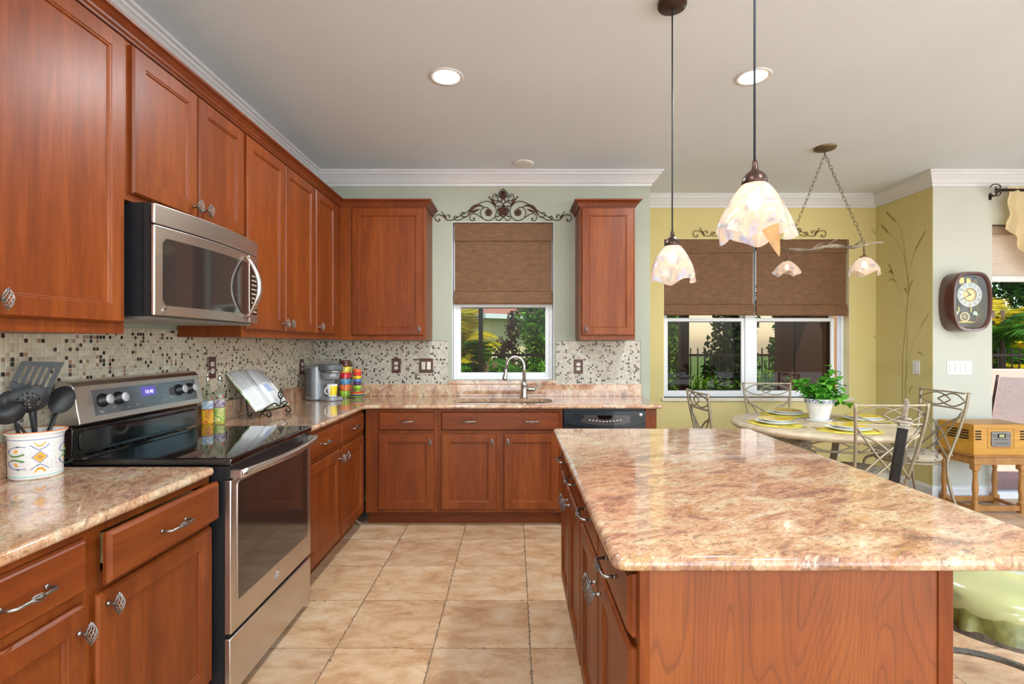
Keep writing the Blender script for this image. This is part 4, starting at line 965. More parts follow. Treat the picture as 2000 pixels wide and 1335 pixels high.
# ------------------------------------------------------------------ wrought iron scrolls above the windows
def scroll_meshes():
    S = 1/13.333*0.0044   # one unit of the drawing in metres at the wall
    def pt(p): return Vector(((p[0]-1895)*S, 0, (965-p[1])*S))
    wires = [[(225,910),(250,930),(235,960),(190,965),(145,930),(125,880),(145,820),(200,795),(270,800),(340,835),(390,880),(420,920),(470,940),(560,935),(640,900),(760,830),(880,770),(1000,690),(1100,610),(1200,550),(1300,490),(1400,455),(1500,450),(1580,480),(1650,540),(1700,620),(1720,700),(1700,800),(1650,880),(1580,930),(1500,945),(1420,920),(1350,870),(1310,790),(1310,710),(1340,650),(1400,610),(1470,605),(1520,640)],
             [(430,810),(470,795),(510,820),(500,850)], [(680,850),(650,830),(615,860),(620,900),(680,940),(760,930),(860,880),(960,840)],
             [(870,740),(820,740),(800,790),(830,840),(900,850),(960,830)], [(1130,885),(1155,900),(1140,940),(1080,950),(1030,900),(1030,830),(1080,775),(1160,770),(1230,800),(1300,850),(1350,880)],
             [(1700,320),(1720,290),(1680,255),(1640,280),(1620,340),(1640,400),(1700,430),(1780,440),(1850,480),(1900,550)],
             [(1897,120),(1830,180),(1770,260),(1745,330),(1760,400),(1800,450),(1850,440),(1870,390)],
             [(1770,565),(1710,580),(1700,520),(1750,470),(1820,465),(1880,510),(1895,550)], [(1770,840),(1720,830),(1700,880),(1740,935),(1800,940),(1860,890),(1895,850)]]
    leaves = [([(285,745),(310,725),(335,760),(345,800),(385,840),(405,890),(430,940)], [3,9,7,12,26,22,8]), ([(960,835),(1010,770),(1040,700),(1100,620),(1200,560),(1300,560),(1400,600)], [8,18,26,40,34,18,8]),
              ([(1060,730),(1110,720),(1180,690),(1280,645)], [10,26,28,6]), ([(1500,350),(1530,330),(1560,370),(1600,420),(1640,470),(1690,550)], [10,12,10,26,34,8])]
    fan = [[(1885,385),(1785,320)], [(1888,385),(1800,260)], [(1890,385),(1840,205)], [(1893,385),(1885,175)], [(1870,385),(1850,420)]]
    A = MB(); B = MB(); R1 = MB(); R2 = MB()
    for sx in (1, -1):
        q = lambda p: Vector((pt(p).x*sx, 0, pt(p).z))
        for wv in wires: A.tube(smooth_pts([q(p) for p in wv], 4), 0.0031, 6)
        for p in ((235,915), (500,855), (680,858), (870,745), (1130,888), (1700,322), (1770,570), (1770,840)): A.sphere(q(p), 0.0062, 8)
        for pts_, rs in leaves:
            P = smooth_pts([q(p) for p in pts_], 4); R = []
            for i in range(len(P)): f = i/4; k = min(len(rs)-2, int(f)); R.append((rs[k]+(rs[k+1]-rs[k])*(f-k))*S)
            B.tube(P, R, 8, flat=(1.0, 1.0))
        for fl in fan: B.tube([q(fl[0]), q(((fl[0][0]+fl[1][0])/2+4, (fl[0][1]+fl[1][1])/2)), q(fl[1])], [0.003, 0.005, 0.007], 6)
        c = q((1515, 740)); RO = R1 if sx > 0 else R2
        RO.tube([c+Vector((82*S*math.cos(a*PI/10), 0, 82*S*math.sin(a*PI/10))) for a in range(20)], 0.0035, 6, closed=True)
        RO.sphere(c, 0.010, 10, sc_=(1, 0.6, 1))
        for k in range(8): RO.tube([c, c+Vector((80*S*math.cos(k*PI/4), 0, 80*S*math.sin(k*PI/4)))], 0.0042, 6)
    c = pt((1895, 700))
    A.tube([c+Vector((143*S*math.cos(a*PI/12), 0, 143*S*math.sin(a*PI/12))) for a in range(24)], 0.0032, 6, closed=True)
    for k in range(5):
        cc = c+Vector((70*S*math.cos(k*2*PI/5+PI/2), 0, 70*S*math.sin(k*2*PI/5+PI/2)))
        B.sphere(cc, 0.015, 8, sc_=(1, 0.4, 1)); B.tube([cc+Vector((52*S*math.cos(a*PI/6), 0, 52*S*math.sin(a*PI/6))) for a in range(12)], 0.003, 5, closed=True)
    return A, B, R1, R2
SA, SB, SR1, SR2 = scroll_meshes()
def scroll(label, loc, s, m1, m2):
    t = thing('iron_wall_scroll', label, 'wall decoration', loc, 0, 'wrought iron window toppers')
    M = Matrix.Scale(s, 4)
    MB().join(SA, M).build('scroll_wires', m1, t, recalc=False); MB().join(SB, M).build('acanthus_leaves', m2, t, recalc=False); MB().join(SR1, M).build('rosette', m2, t, recalc=False); MB().join(SR2, M).build('rosette', m2, t, recalc=False)
scroll('dark brown wrought iron scroll over the kitchen window', ((983-1003.5)*0.0044, YB-0.009, 1.35+(671-432.2)*0.0044), 1.0, IRON, RUST)
scroll('olive bronze wrought iron scroll over the alcove window', ((1483-1003.5)*0.00509, YA-0.010, 1.35+(671-463)*0.00509), 1.13, OLIVE, OLIVE)

# ------------------------------------------------------------------ painted grasses on the alcove wall
def mural():
    m = MB()
    def w(u, v):
        d = 3597.0/(u-1003.5); return Vector((XA1-0.0012, d, 1.35+(671-v)*d/1000))
    def stroke(px, w0, w1):
        P = smooth_pts([w(*p) for p in px], 5); n = len(P); vs = []
        for i, p in enumerate(P):
            a = P[max(0, i-1)]; b = P[min(n-1, i+1)]; tt = (b-a).normalized(); nn = Vector((0, -tt.z, tt.y)); ww = w0+(w1-w0)*i/(n-1)
            vs += [p+nn*ww, p-nn*ww]
        m.add(vs, [(2*i, 2*i+1, 2*i+3, 2*i+2) for i in range(n-1)])
    def leaf(px, wd):
        P = smooth_pts([w(*p) for p in px], 6); n = len(P); vs = []
        for i, p in enumerate(P):
            a = P[max(0, i-1)]; b = P[min(n-1, i+1)]; tt = (b-a).normalized(); nn = Vector((0, -tt.z, tt.y)); ww = wd*math.sin(PI*min(0.98, i/(n-1)+0.02))
            vs += [p+nn*ww, p-nn*ww]
        m.add(vs, [(2*i, 2*i+1, 2*i+3, 2*i+2) for i in range(n-1)])
    def seed(a, b, n=11, s=0.028):
        rng = random.Random(int(a[0]+b[1]))
        for i in range(n):
            f = i/(n-1); p = w(a[0]+(b[0]-a[0])*f, a[1]+(b[1]-a[1])*f); dr_ = (w(*b)-w(*a)).normalized(); nn = Vector((0, -dr_.z, dr_.y))
            for sg in (-1, 1):
                e = p+dr_*s*1.1+nn*sg*s*0.55*(1-0.5*f)
                m.add([p, p+dr_*0.008+nn*sg*0.006, e, p+dr_*0.004-nn*sg*0.004], [(0, 1, 2, 3)])
    stroke([(1762,800),(1762,745),(1763,690),(1768,640),(1772,590),(1773,550),(1765,500),(1750,470),(1735,455)], 0.0075, 0.002)
    stroke([(1768,800),(1769,745),(1770,700),(1772,640)], 0.006, 0.004)
    stroke([(1770,520),(1764,470),(1755,440),(1745,425)], 0.003, 0.002); stroke([(1772,560),(1778,520),(1788,485)], 0.003, 0.002)
    stroke([(1770,620),(1762,585),(1750,555),(1738,535)], 0.0022, 0.0012); stroke([(1765,760),(1775,700),(1785,665),(1800,640)], 0.002, 0.0012)
    stroke([(1762,700),(1755,675),(1745,660)], 0.002, 0.001)
    seed((1735,455),(1722,440)); seed((1748,432),(1733,416)); seed((1787,488),(1805,455)); seed((1796,640),(1811,616), 7, 0.02)
    for px in ([(1774,575),(1778,555),(1786,543)], [(1772,575),(1768,565),(1763,563)], [(1752,552),(1742,545),(1733,550)], [(1742,535),(1738,520),(1731,512)], [(1747,540),(1740,530),(1731,532)],
               [(1774,770),(1778,758),(1784,752)], [(1803,695),(1796,688),(1791,690)]): leaf(px, 0.012)
    o = m.build('painted_grass_mural', plain('grey_green_paint', C(172,160,100), 0.7, var=0.15), recalc=False)
    tag(o, 'tall grey-green painted grasses on the yellow alcove side wall', 'wall painting')
    # the sprigs painted on the window wall of the alcove
    m2 = MB()
    def w2(u, v): return Vector(((u-1003.5)*0.00509, YA-0.0012, 1.35+(671-v)*0.00509))
    for a, b in (((1722,473),(1704,449)), ((1724,672),(1709,658)), ((1713,668),(1722,655))):
        A, B = w2(*a), w2(*b); dr_ = (B-A).normalized(); nn = Vector((dr_.z, 0, -dr_.x))
        for i in range(9):
            p = A.lerp(B, i/8)
            for sg in (-1, 1): m2.add([p, p+dr_*0.008+nn*sg*0.006, p+dr_*0.035+nn*sg*0.014, p+dr_*0.003-nn*sg*0.004], [(0,1,2,3)])
    o = m2.build('painted_sprig_mural', o.data.materials[0], recalc=False); tag(o, 'small painted grass sprigs on yellow wall right of the alcove window', 'wall painting')
mural()

# ------------------------------------------------------------------ wall clock
t = thing('wall_clock', 'brown musical wall clock with white dial on the cream wall', 'clock', (3.815, YB, 1.702)); hw, hh = 0.166, 0.252
def oct_(hw, hh, k=0.45, bulge=0.018, n=6):
    out = []
    for (a, b) in (((hw*0.62, -hh), (hw, -hh*0.68)), ((hw, hh*0.68), (hw*0.62, hh)), ((-hw*0.62, hh), (-hw, hh*0.68)), ((-hw, -hh*0.68), (-hw*0.62, -hh))): pass
    N = 48
    for i in range(N):
        a = 2*PI*i/N; c, s_ = math.cos(a), math.sin(a)
        out.append((hw*math.copysign(abs(c)**0.55, c), hh*math.copysign(abs(s_)**0.80, s_)))
    return out
MZ = Matrix(((1,0,0,0),(0,0,-1,0),(0,1,0,0),(0,0,0,1)))
CLK = plain('brown_clock_case', C(84,48,40), 0.25, coat=0.5, var=0.08)
def ring(m, pa, ya, pb, yb, mi=0):
    n = len(pa); m.add([(p[0], ya, p[1]) for p in pa]+[(p[0], yb, p[1]) for p in pb], [(i, (i+1) % n, n+(i+1) % n, n+i) for i in range(n)], mi, True)
cs = MB(); o1, o2, o3, o4 = oct_(hw, hh), oct_(hw*0.97, hh*0.98), oct_(hw*0.86, hh*0.90), oct_(hw*0.82, hh*0.87)
ring(cs, o1, -0.001, o1, -0.125); ring(cs, o1, -0.125, o2, -0.148); ring(cs, o2, -0.148, o3, -0.150); ring(cs, o3, -0.150, o4, -0.138); ring(cs, o4, -0.138, o4, -0.06)
cs.build('case', CLK, t)
MB().prism(oct_(hw*0.825, hh*0.875), 0.055, 0.06, M=MZ).build('backboard', plain('dark_clock_back', C(52,42,40), 0.4, var=0.1), t)
dl = MB().lathe([(0.0001, 0), (0.083, 0), (0.083, 0.004), (0.0001, 0.004)], 40).build('dial', WHITEP, t, (0.004, -0.108, 0.058), (PI/2, 0, 0)); dl.scale = (1.24, 1.24, 1.0)
MB().lathe([(0.0001, 0.0042), (0.047, 0.0042), (0.047, 0.0062), (0.03, 0.0052), (0.0001, 0.0062)], 36).build('gold_centre', plain('satin_gold', C(204,166,104), 0.35, 0.5), dl)
nm = MB()
for k in range(1, 13):
    a = PI/2-k*PI/6; nm.join(text_mb(str(k), 0.024, 0.0003), Matrix.Translation((0.065*math.cos(a), 0.065*math.sin(a), 0.0048)))
nm.build('numerals', plain('brown_numerals', C(88,64,48), 0.5), dl, recalc=False)
hn = MB()
for a, l in ((PI/2-(10.67/12)*2*PI, 0.036), (PI/2-(40/60)*2*PI, 0.056)): hn.tube([(-0.006*math.cos(a), -0.006*math.sin(a), 0.008), (l*math.cos(a), l*math.sin(a), 0.008)], [0.0028, 0.0014], 6)
hn.build('hands', DARKGAP, dl)
gd = MB()
for x in (-0.125, -0.105, 0.105, 0.125): gd.box(x-0.004, x+0.004, -0.072, -0.060, -0.165, 0.165)
for x, a, b in ((-0.055, -0.085, -0.03), (0.05, -0.085, -0.03), (-0.085, 0.14, 0.195), (-0.03, 0.145, 0.205), (0.03, 0.145, 0.205), (0.085, 0.14, 0.195)): gd.box(x-(0.004 if b < 0 else 0.02), x+(0.004 if b < 0 else 0.02), -0.074, -0.060, a, b)
gd.box(-0.09, 0.09, -0.078, -0.06, -0.172, -0.164)
gd.build('gilt_columns', GOLD, t)
wh = MB().tube([(0.036*math.cos(a*PI/12), -0.08, 0.036*math.sin(a*PI/12)) for a in range(24)], 0.007, 8, closed=True)
for k in range(8): wh.tube([(0,-0.08,0), (0.034*math.cos(k*PI/4), -0.08, 0.034*math.sin(k*PI/4))], 0.003, 5)
wh.build('pendulum_wheel', plain('pale_gold', C(222,196,160), 0.3, 0.4), t, (-0.012, 0, -0.125))
fg = MB()
for sx in (-1, 1):
    for k in range(7): fg.sphere((sx*(0.082+0.012*math.cos(k*0.9)), -0.075, -0.108+0.016*math.sin(k*0.9)+0.004*k), 0.010, 8)
fg.build('crystal_ornament', plain('crystal', C(206,224,220), 0.1, coat=0.5), t)
oc = oct_(hw*0.82, hh*0.87); MB().add([(p[0], -0.137, p[1]) for p in oc], [tuple(range(len(oc)))]).build('cover_glass', GLASS, t)
MB().sphere((0, -0.151, -0.232), 0.004, 8).build('gilt_button', GOLD, t)

# ------------------------------------------------------------------ dining table
TX, TY = 2.30, 3.87
t = thing('dining_table', 'round stone-topped dining table with curved metal legs in the alcove', 'table', (TX, TY, 0))
MB().lathe([(0.0001, 0.705), (0.57, 0.705), (0.595, 0.712), (0.61, 0.728), (0.61, 0.738), (0.60, 0.752), (0.58, 0.758), (0.0001, 0.76)], 72).build('table_top', STONE, t)
ap = MB()
for z, R in ((0.625, 0.47),): ap.tube([(R*math.cos(a*PI/30), R*math.sin(a*PI/30), z) for a in range(60)], 0.007, 6, closed=True)
ap.build('apron_ring', CHAIRM, t)
lt = MB()
for k in range(8):
    for ph in (0, 1):
        lt.tube([(0.485*math.cos(2*PI*k/8+u*PI/4), 0.485*math.sin(2*PI*k/8+u*PI/4), 0.632+0.066*(math.sin(PI*u) if ph else 1-math.sin(PI*u))) for u in [i/10 for i in range(11)]], 0.0055, 6)
lt.build('apron_lattice', CHAIRM, t)
for k in range(4):
    a = PI/4+k*PI/2; m = MB()
    prof = [(0.40, 0.70), (0.50, 0.665), (0.53, 0.60), (0.50, 0.50), (0.42, 0.40), (0.35, 0.30), (0.33, 0.20), (0.36, 0.10), (0.42, 0.02), (0.44, 0.0)]
    m.tube(smooth_pts([(r, 0, z) for r, z in prof], 4), 0.030, 4, flat=(1.15, 0.5), sm=False)
    m.build('leg', CHAIRM, t, rot=(0, 0, a))

# ------------------------------------------------------------------ dining chairs
def make_chair(name, label, loc, rz):
    t = thing(name, label, 'chair', loc, rz, 'dining chairs around the stone table')
    pf = [(0.0001, 0.455), (0.19, 0.455), (0.218, 0.462), (0.228, 0.478), (0.22, 0.500), (0.19, 0.515), (0.0001, 0.520)]
    MB().lathe(pf, 40).build('seat', SEATF, t)
    MB().tube([(0.21*math.cos(a*PI/18), 0.21*math.sin(a*PI/18), 0.447) for a in range(36)], 0.009, 6, closed=True).build('seat_frame', CHAIRM, t)
    for sx in (-1, 1):
        MB().tube(smooth_pts([(sx*0.225, 0.300, 0.985), (sx*0.215, 0.285, 0.86), (sx*0.195, 0.255, 0.70), (sx*0.175, 0.215, 0.55), (sx*0.170, 0.185, 0.44), (sx*0.180, 0.20, 0.25), (sx*0.205, 0.27, 0.0)], 4), 0.0105, 6, flat=(1.0, 1.0)).build('leg', CHAIRM, t)
        MB().tube(smooth_pts([(sx*0.15, -0.145, 0.44), (sx*0.185, -0.195, 0.40), (sx*0.19, -0.20, 0.28), (sx*0.17, -0.17, 0.12), (sx*0.185, -0.20, 0.0)], 4), 0.011, 6).build('leg', CHAIRM, t)
    curve = lambda x, z: 0.215+0.16*(z-0.52)+0.028*(1-(x/0.22)**2)
    def rail(z, h, hw): return MB().tube([(hw*(i/8-1), curve(hw*(i/8-1), z)-0.0, z) for i in range(17)], 0.012, 4, flat=(h, 0.55), sm=False)
    rail(0.975, 1.4, 0.222).build('top_rail', CHAIRM, t); rail(0.855, 1.25, 0.212).build('lower_rail', CHAIRM, t)
    lt = MB()
    for c0, c1 in ((-0.215, 0.06), (-0.06, 0.215)):
        for sg in (-1, 1):
            P = []
            for i in range(13):
                u = i/12; x = c0+(c1-c0)*u; z = 0.915+sg*0.048*math.sin(PI*u); P.append((x, curve(x, z), z))
            lt.tube(P, 0.0055, 5)
    for sg in (-1, 1):
        for (xa, za, xb, zb, bow_) in ((-0.205, 0.845, 0.125, 0.47, 0.03), (-0.20, 0.80, 0.165, 0.50, -0.05)):
            P = []
            for i in range(13):
                u = i/12; x = sg*(xa+(xb-xa)*u); z = za+(zb-za)*u-bow_*math.sin(PI*u); P.append((x, curve(x, z), z))
            lt.tube(P, 0.0075, 5)
    lt.build('back_lattice', CHAIRM, t); return t
ch = make_chair('dining_chair', 'champagne metal dining chair nearest the island, its back to the island', (2.32, 3.44, 0), PI)
dup(ch, (1.72, 3.97, 0), R90, 'champagne metal dining chair at the left end of the table, nearest the dishwasher')
dup(ch, (2.40, 4.56, 0), 0, 'champagne metal dining chair standing directly under the alcove window')
dup(ch, (3.10, 4.05, 0), -R90, 'champagne metal dining chair with patterned seat in front of the radio table')

# ------------------------------------------------------------------ place settings
def plate_mesh(R, nm, mats):
    m = MB(); n = 36
    m.lathe([(R*0.55, 0.0), (R*0.60, 0.004), (R*0.72, 0.0095)], n, mi=0); m.lathe([(0.0001, 0.004), (R*0.60, 0.004), (R*0.72, 0.0105)], n, mi=0)
    m.lathe([(R*0.72, 0.0095), (R, 0.0195), (R*1.005, 0.021)], n, mi=0); m.lathe([(R*1.005, 0.021), (R*0.99, 0.0215), (R*0.74, 0.0125), (R*0.72, 0.0105)], n, mi=1)
    return m.mesh(nm, mats, recalc=False)
PD = plate_mesh(0.140, 'dinner_plate', [CERAMIC, CERAMIC]); PS = plate_mesh(0.122, 'salad_plate', [CERAMIC, YELLOWG])
MAT = MB().lathe([(0.0001, 0.0), (0.205, 0.0), (0.207, 0.0015), (0.205, 0.003), (0.0001, 0.003)], 48, sy=0.78).mesh('placemat', [PLACEM])
fk = MB().tube([(0,-0.09,0.004),(0,-0.02,0.006),(0,0.03,0.010)], [0.005,0.003,0.003], 6, flat=(1.2,0.5)).box(-0.011, 0.011, 0.03, 0.05, 0.008, 0.0105)
for k in range(4): fk.tube([(-0.009+0.006*k,0.05,0.0095),(-0.009+0.006*k,0.095,0.008)], 0.0017, 5)
FORK = fk.mesh('fork', [GOLD]); KNIFE = MB().tube([(0,-0.10,0.004),(0,0.0,0.005)], [0.006,0.0045], 6, flat=(1.1,0.6)).prism([(-0.004,0.0),(0.007,0.0),(0.009,0.07),(0.004,0.105),(-0.004,0.10)], 0.0025, 0.0045).mesh('knife', [GOLD])
TZ = 0.7602
for nm_, a in (('nearest the island', -PI/2-0.05), ('at the left end of the table', PI+0.25), ('under the alcove window', PI/2+0.12), ('beside the radio table', 0.15)):
    cx, cy_ = TX+0.39*math.cos(a), TY+0.39*math.sin(a); rz = a+PI/2
    def put(me, n, dx, dy, dz, lab, cat, grp, r=0):
        o = link(n, me, None, (cx+dx*math.cos(rz)-dy*math.sin(rz), cy_+dx*math.sin(rz)+dy*math.cos(rz), TZ+dz), (0, 0, rz+r)); tag(o, lab, cat, grp)
    put(MAT, 'placemat', 0, 0, 0, 'oval yellow woven placemat on the stone table, setting '+nm_, 'placemat', 'yellow placemats')
    put(PD, 'dinner_plate', 0.0, 0.01, 0.0032, 'white dinner plate under a yellow-rimmed plate, setting '+nm_, 'plate', 'white dinner plates')
    put(PS, 'salad_plate', 0.0, 0.01, 0.0200, 'yellow-rimmed plate on top of dinner plate, setting '+nm_, 'plate', 'yellow rimmed plates')
    put(FORK, 'fork', -0.172, 0.0, 0.001, 'gold fork lying on the placemat, setting '+nm_, 'fork', 'gold flatware', 0.25)
    put(KNIFE, 'knife', 0.172, 0.0, 0.0012, 'gold knife lying on the placemat, setting '+nm_, 'knife', 'gold flatware', -0.25)

# ------------------------------------------------------------------ potted plant
t = thing('potted_plant', 'leafy green basil plant in ribbed white pot with blue patterned rim on the table', 'plant', (2.345, 3.93, TZ))
prof = [(0.0001, 0.012), (0.062, 0.012)]
for i in range(12): prof += [(0.064+0.0022*i, 0.014+0.0095*i), (0.0665+0.0022*i, 0.018+0.0095*i)]
prof += [(0.096, 0.132), (0.099, 0.135), (0.103, 0.170), (0.099, 0.172), (0.090, 0.15), (0.0001, 0.15)]
pm_, nt_, b_, out_ = newmat('blue_speckled_rim'); nt_.links.new(ramp(nt_, noise(nt_, coords(nt_), 90, 3, 0.6, 1.0), [(0.45, C(60,70,120)), (0.55, C(230,232,236))]), b_.inputs['Base Color'])
pot = MB().lathe(prof, 36).build('pot', CERAMIC, t)
MB().lathe([(0.0985, 0.136), (0.1000, 0.139), (0.1035, 0.166), (0.1020, 0.169)], 36).build('patterned_rim', pm_, pot)
MB().lathe([(0.0001, 0), (0.082, 0), (0.088, 0.012), (0.085, 0.014), (0.07, 0.006), (0.0001, 0.006)], 32).build('saucer', CERAMIC, t)
MB().lathe([(0.0001, 0.151), (0.089, 0.151)], 24).build('soil', BARK, t, recalc=False)
rng = random.Random(8); fo = MB(); stm = MB()
def leafquad(m, p, dr_, up, L, Wd, fold=0.25):
    dr_ = dr_.normalized(); s_ = dr_.cross(up); s_ = s_.normalized() if s_.length > 1e-4 else Vector((1,0,0)); u = s_.cross(dr_)
    a = p; b = p+dr_*L*0.45; c = p+dr_*L-u*L*0.22
    m.add([a, b+s_*Wd+u*fold*Wd, c, b-s_*Wd+u*fold*Wd, b+u*0.0], [(0, 4, 1), (4, 2, 1), (0, 3, 4), (4, 3, 2)], sm=True)
for k in range(34):
    a = rng.random()*2*PI; rr = 0.03+0.15*rng.random()**0.7; hgt = 0.17+0.16*rng.random()
    base = Vector((0.06*math.cos(a)*rng.random(), 0.06*math.sin(a)*rng.random(), 0.15)); tip = Vector((rr*math.cos(a), rr*math.sin(a), hgt))
    if k == 0: tip = Vector((0.155, -0.02, 0.36))
    if k == 1: tip = Vector((0.10, 0.0, 0.40))
    if k == 2: tip = Vector((0.20, -0.03, 0.13))
    stm.tube([base, base.lerp(tip, 0.5)+Vector((0,0,0.03)), tip], 0.0022, 5)
    for q in range(9):
        b = rng.random()*2*PI; leafquad(fo, base.lerp(tip, 0.45+0.55*q/8)+Vector((0,0,0.01)), Vector((math.cos(b), math.sin(b), 0.35-0.9*rng.random())), Vector((0,0,1)), 0.055+0.035*rng.random(), 0.020+0.012*rng.random())
tag(fo.build('foliage', HERB, t, recalc=False), kind='stuff'); stm.build('stems', HERB, t)

# ------------------------------------------------------------------ console table and radio
t = thing('console_table', 'small turned-leg oak table against the cream wall, carrying a radio', 'table', (3.87, 4.22, 0))
MB().prism([(-0.225, -0.165), (0.225, -0.165), (0.265, 0.165), (-0.265, 0.165)], 0.452, 0.468).build('table_top', OAK_V, t, bevel=0.006)
MB().prism([(-0.200, -0.140), (0.200, -0.140), (0.235, 0.150), (-0.235, 0.150)], 0.385, 0.452).build('apron', OAK_V, t, bevel=0.003)
lp = [(0.024, 0.075), (0.017, 0.082), (0.021, 0.095), (0.015, 0.11), (0.020, 0.118), (0.016, 0.13), (0.0225, 0.19), (0.016, 0.27), (0.014, 0.30), (0.020, 0.31), (0.015, 0.32), (0.018, 0.335), (0.024, 0.345)]
for x, y in ((-0.185, -0.130), (0.185, -0.130), (-0.215, 0.130), (0.215, 0.130)):
    MB().lathe(lp, 16).box(-0.022, 0.022, -0.022, 0.022, 0.0, 0.075).box(-0.024, 0.024, -0.024, 0.024, 0.345, 0.386).build('leg', OAK_V, t, (x, y, 0))
MB().box(-0.165, 0.165, -0.142, -0.118, 0.018, 0.058).build('stretcher', OAK_V, t); MB().box(-0.195, 0.195, 0.118, 0.142, 0.018, 0.058).build('stretcher', OAK_V, t)
for s_ in (-1, 1): MB().tube([(s_*0.185, -0.11, 0.038), (s_*0.213, 0.11, 0.038)], 0.018, 4, sm=False).build('stretcher', OAK_V, t)
t = thing('radio', 'retro honey oak radio with slotted vents and grey compact disc panel', 'radio', (3.87, 4.22, 0.4685))
MB().prism([(-0.213, -0.150), (0.213, -0.150), (0.258, 0.140), (-0.258, 0.140)], 0.0, 0.240).build('cabinet', OAK, t, bevel=0.004)
MB().prism([(-0.220, -0.157), (0.220, -0.157), (0.265, 0.145), (-0.265, 0.145)], 0.0, 0.018).build('plinth', OAK, t, bevel=0.003)
vs_ = MB()
for sx in (-1, 1):
    for k in range(4):
        z = 0.185-0.021*k; vs_.join(MB().prism(rrect(-0.025, 0.025, -0.0055, 0.0055, 0.005, 3), 0, 0.002, M=MZ), Matrix.Translation((sx*0.178, -0.149, z)))
        q = Matrix.Translation((sx*0.232, -0.028, z)) @ Matrix.Rotation(sx*(PI/2-0.154), 4, 'Z'); vs_.join(MB().prism(rrect(-0.085, 0.085, -0.0055, 0.0055, 0.005, 3), -0.003, 0.003, M=MZ), q)
tag(vs_.build('speaker_vents', DARKGAP, t), kind='stuff')
MB().tube([(x, -0.1505, z) for x, z in ((-0.105, 0.055), (0.105, 0.055), (0.105, 0.205), (-0.105, 0.205))], 0.003, 4, closed=True).build('front_frame', OAK_V, t)
GP = plain('grey_plastic_panel', C(118,112,108), 0.4, var=0.05)
pn = MB().prism([(-0.078, 0.072), (-0.06, 0.064), (0.06, 0.064), (0.078, 0.072), (0.078, 0.178), (0.06, 0.186), (-0.06, 0.186), (-0.078, 0.178)], 0.1485, 0.158, M=MZ).build('disc_player', GP, t, bevel=0.003)
MB().box(-0.032, 0.032, -0.160, -0.157, 0.135, 0.168).build('display_surround', DARKGAP, pn); MB().box(-0.020, 0.020, -0.1608, -0.159, 0.140, 0.163).build('display', LCD, pn)
MB().box(-0.052, 0.052, -0.1592, -0.157, 0.082, 0.102).build('disc_tray', plain('dark_grey_tray', C(96,92,90), 0.4), pn)
bt = MB()
for sx in (-1, 1):
    for i in range(3):
        for j in range(2): bt.sphere((sx*(0.045+0.011*i), -0.158, 0.160-0.012*j), 0.003, 6)
for i in range(7): bt.sphere((-0.05+0.0165*i, -0.158, 0.122), 0.0036, 6)
tag(bt.build('buttons', DARKGAP, pn), kind='stuff')

# ------------------------------------------------------------------ bar stools
def stool(label, x, y, rz, name='bar_stool'):
    t = thing(name, label, 'bar stool', (x, y, 0), rz, 'green bar stools by the island'); zs = 0.60
    MB().lathe([(0.0001, zs), (0.205, zs), (0.222, zs+0.02), (0.218, zs+0.055), (0.17, zs+0.078), (0.0001, zs+0.085)], 40).build('seat_cushion', GREENV, t)
    rf = MB(); n = 120; vs = []
    for r in range(5):
        for k in range(n):
            a = 2*PI*k/n; R = 0.218+0.012*r/4+0.011*(r/4)*math.sin(17*a+2*math.sin(5*a)); vs.append((R*math.cos(a), R*math.sin(a), zs+0.035-0.062*r/4))
    rf.add(vs, [(r*n+k, r*n+(k+1) % n, (r+1)*n+(k+1) % n, (r+1)*n+k) for r in range(4) for k in range(n)], sm=True); rf.build('ruffle', GREENR, t, recalc=False)
    MB().tube([(0.215*math.cos(a*PI/24), 0.215*math.sin(a*PI/24), zs-0.035) for a in range(48)], 0.012, 4, flat=(1.2, 1.2), closed=True, sm=False).build('seat_ring', GREYIRON, t)
    MB().tube([(0.21*math.cos(a*PI/24), 0.21*math.sin(a*PI/24), 0.33) for a in range(48)], 0.011, 6, closed=True).build('foot_ring', GREYIRON, t)
    for k in range(4):
        a = PI/4+k*PI/2+0.80
        MB().tube(smooth_pts([(0.20*math.cos(a), 0.20*math.sin(a), zs-0.04), (0.21*math.cos(a), 0.21*math.sin(a), 0.33), (0.25*math.cos(a), 0.25*math.sin(a), 0.0)], 5), 0.011, 6).build('leg', GREYIRON, t)
    # narrow iron back: two square posts with collars and flat silver finials
    for sx in (-1, 1):
        p = MB(); q = Matrix.Translation((sx*0.075, 0.205, zs-0.03)) @ Matrix.Rotation(-0.13, 4, 'X')
        s_ = MB().box(-0.017, 0.017, -0.017, 0.017, 0, 0.420)
        p.join(s_, q); o = p.build('back_post', IRON_BK, t, bevel=0.003)
        c = MB(); c.box(-0.022, 0.022, -0.022, 0.022, 0.420, 0.428).box(-0.016, 0.016, -0.016, 0.016, 0.428, 0.444).box(-0.027, 0.027, -0.027, 0.027, 0.444, 0.454)
        MB().join(c, q).build('collar', STEEL_B, o, bevel=0.002)
        f = MB(); f.prism([(-0.012, 0.454), (0.012, 0.454), (0.017, 0.535), (-0.017, 0.535)], -0.006, 0.006, M=MZ); MB().join(f, q).build('finial', plain('antique_silver', C(168,158,146), 0.35, 0.5, var=0.3, vs=60), o, bevel=0.002)
    sc2 = MB(); q = Matrix.Translation((0, 0.205, zs-0.03)) @ Matrix.Rotation(-0.13, 4, 'X')
    for sg in (-1, 1): sc2.tube(smooth_pts([(sg*0.06, 0, 0.04), (0, 0, 0.14), (-sg*0.05, 0, 0.24), (0, 0, 0.34), (sg*0.06, 0, 0.40)], 5), 0.006, 6)
    MB().join(sc2, q).build('back_scrollwork', PEWTER, t); return t
stool('iron bar stool turned edge-on, its post rising behind the island edge', 1.514, 2.42, math.radians(234))
stool('bar stool with glossy green ruffled seat at the near corner of the island', 1.43, 1.50, -R90)

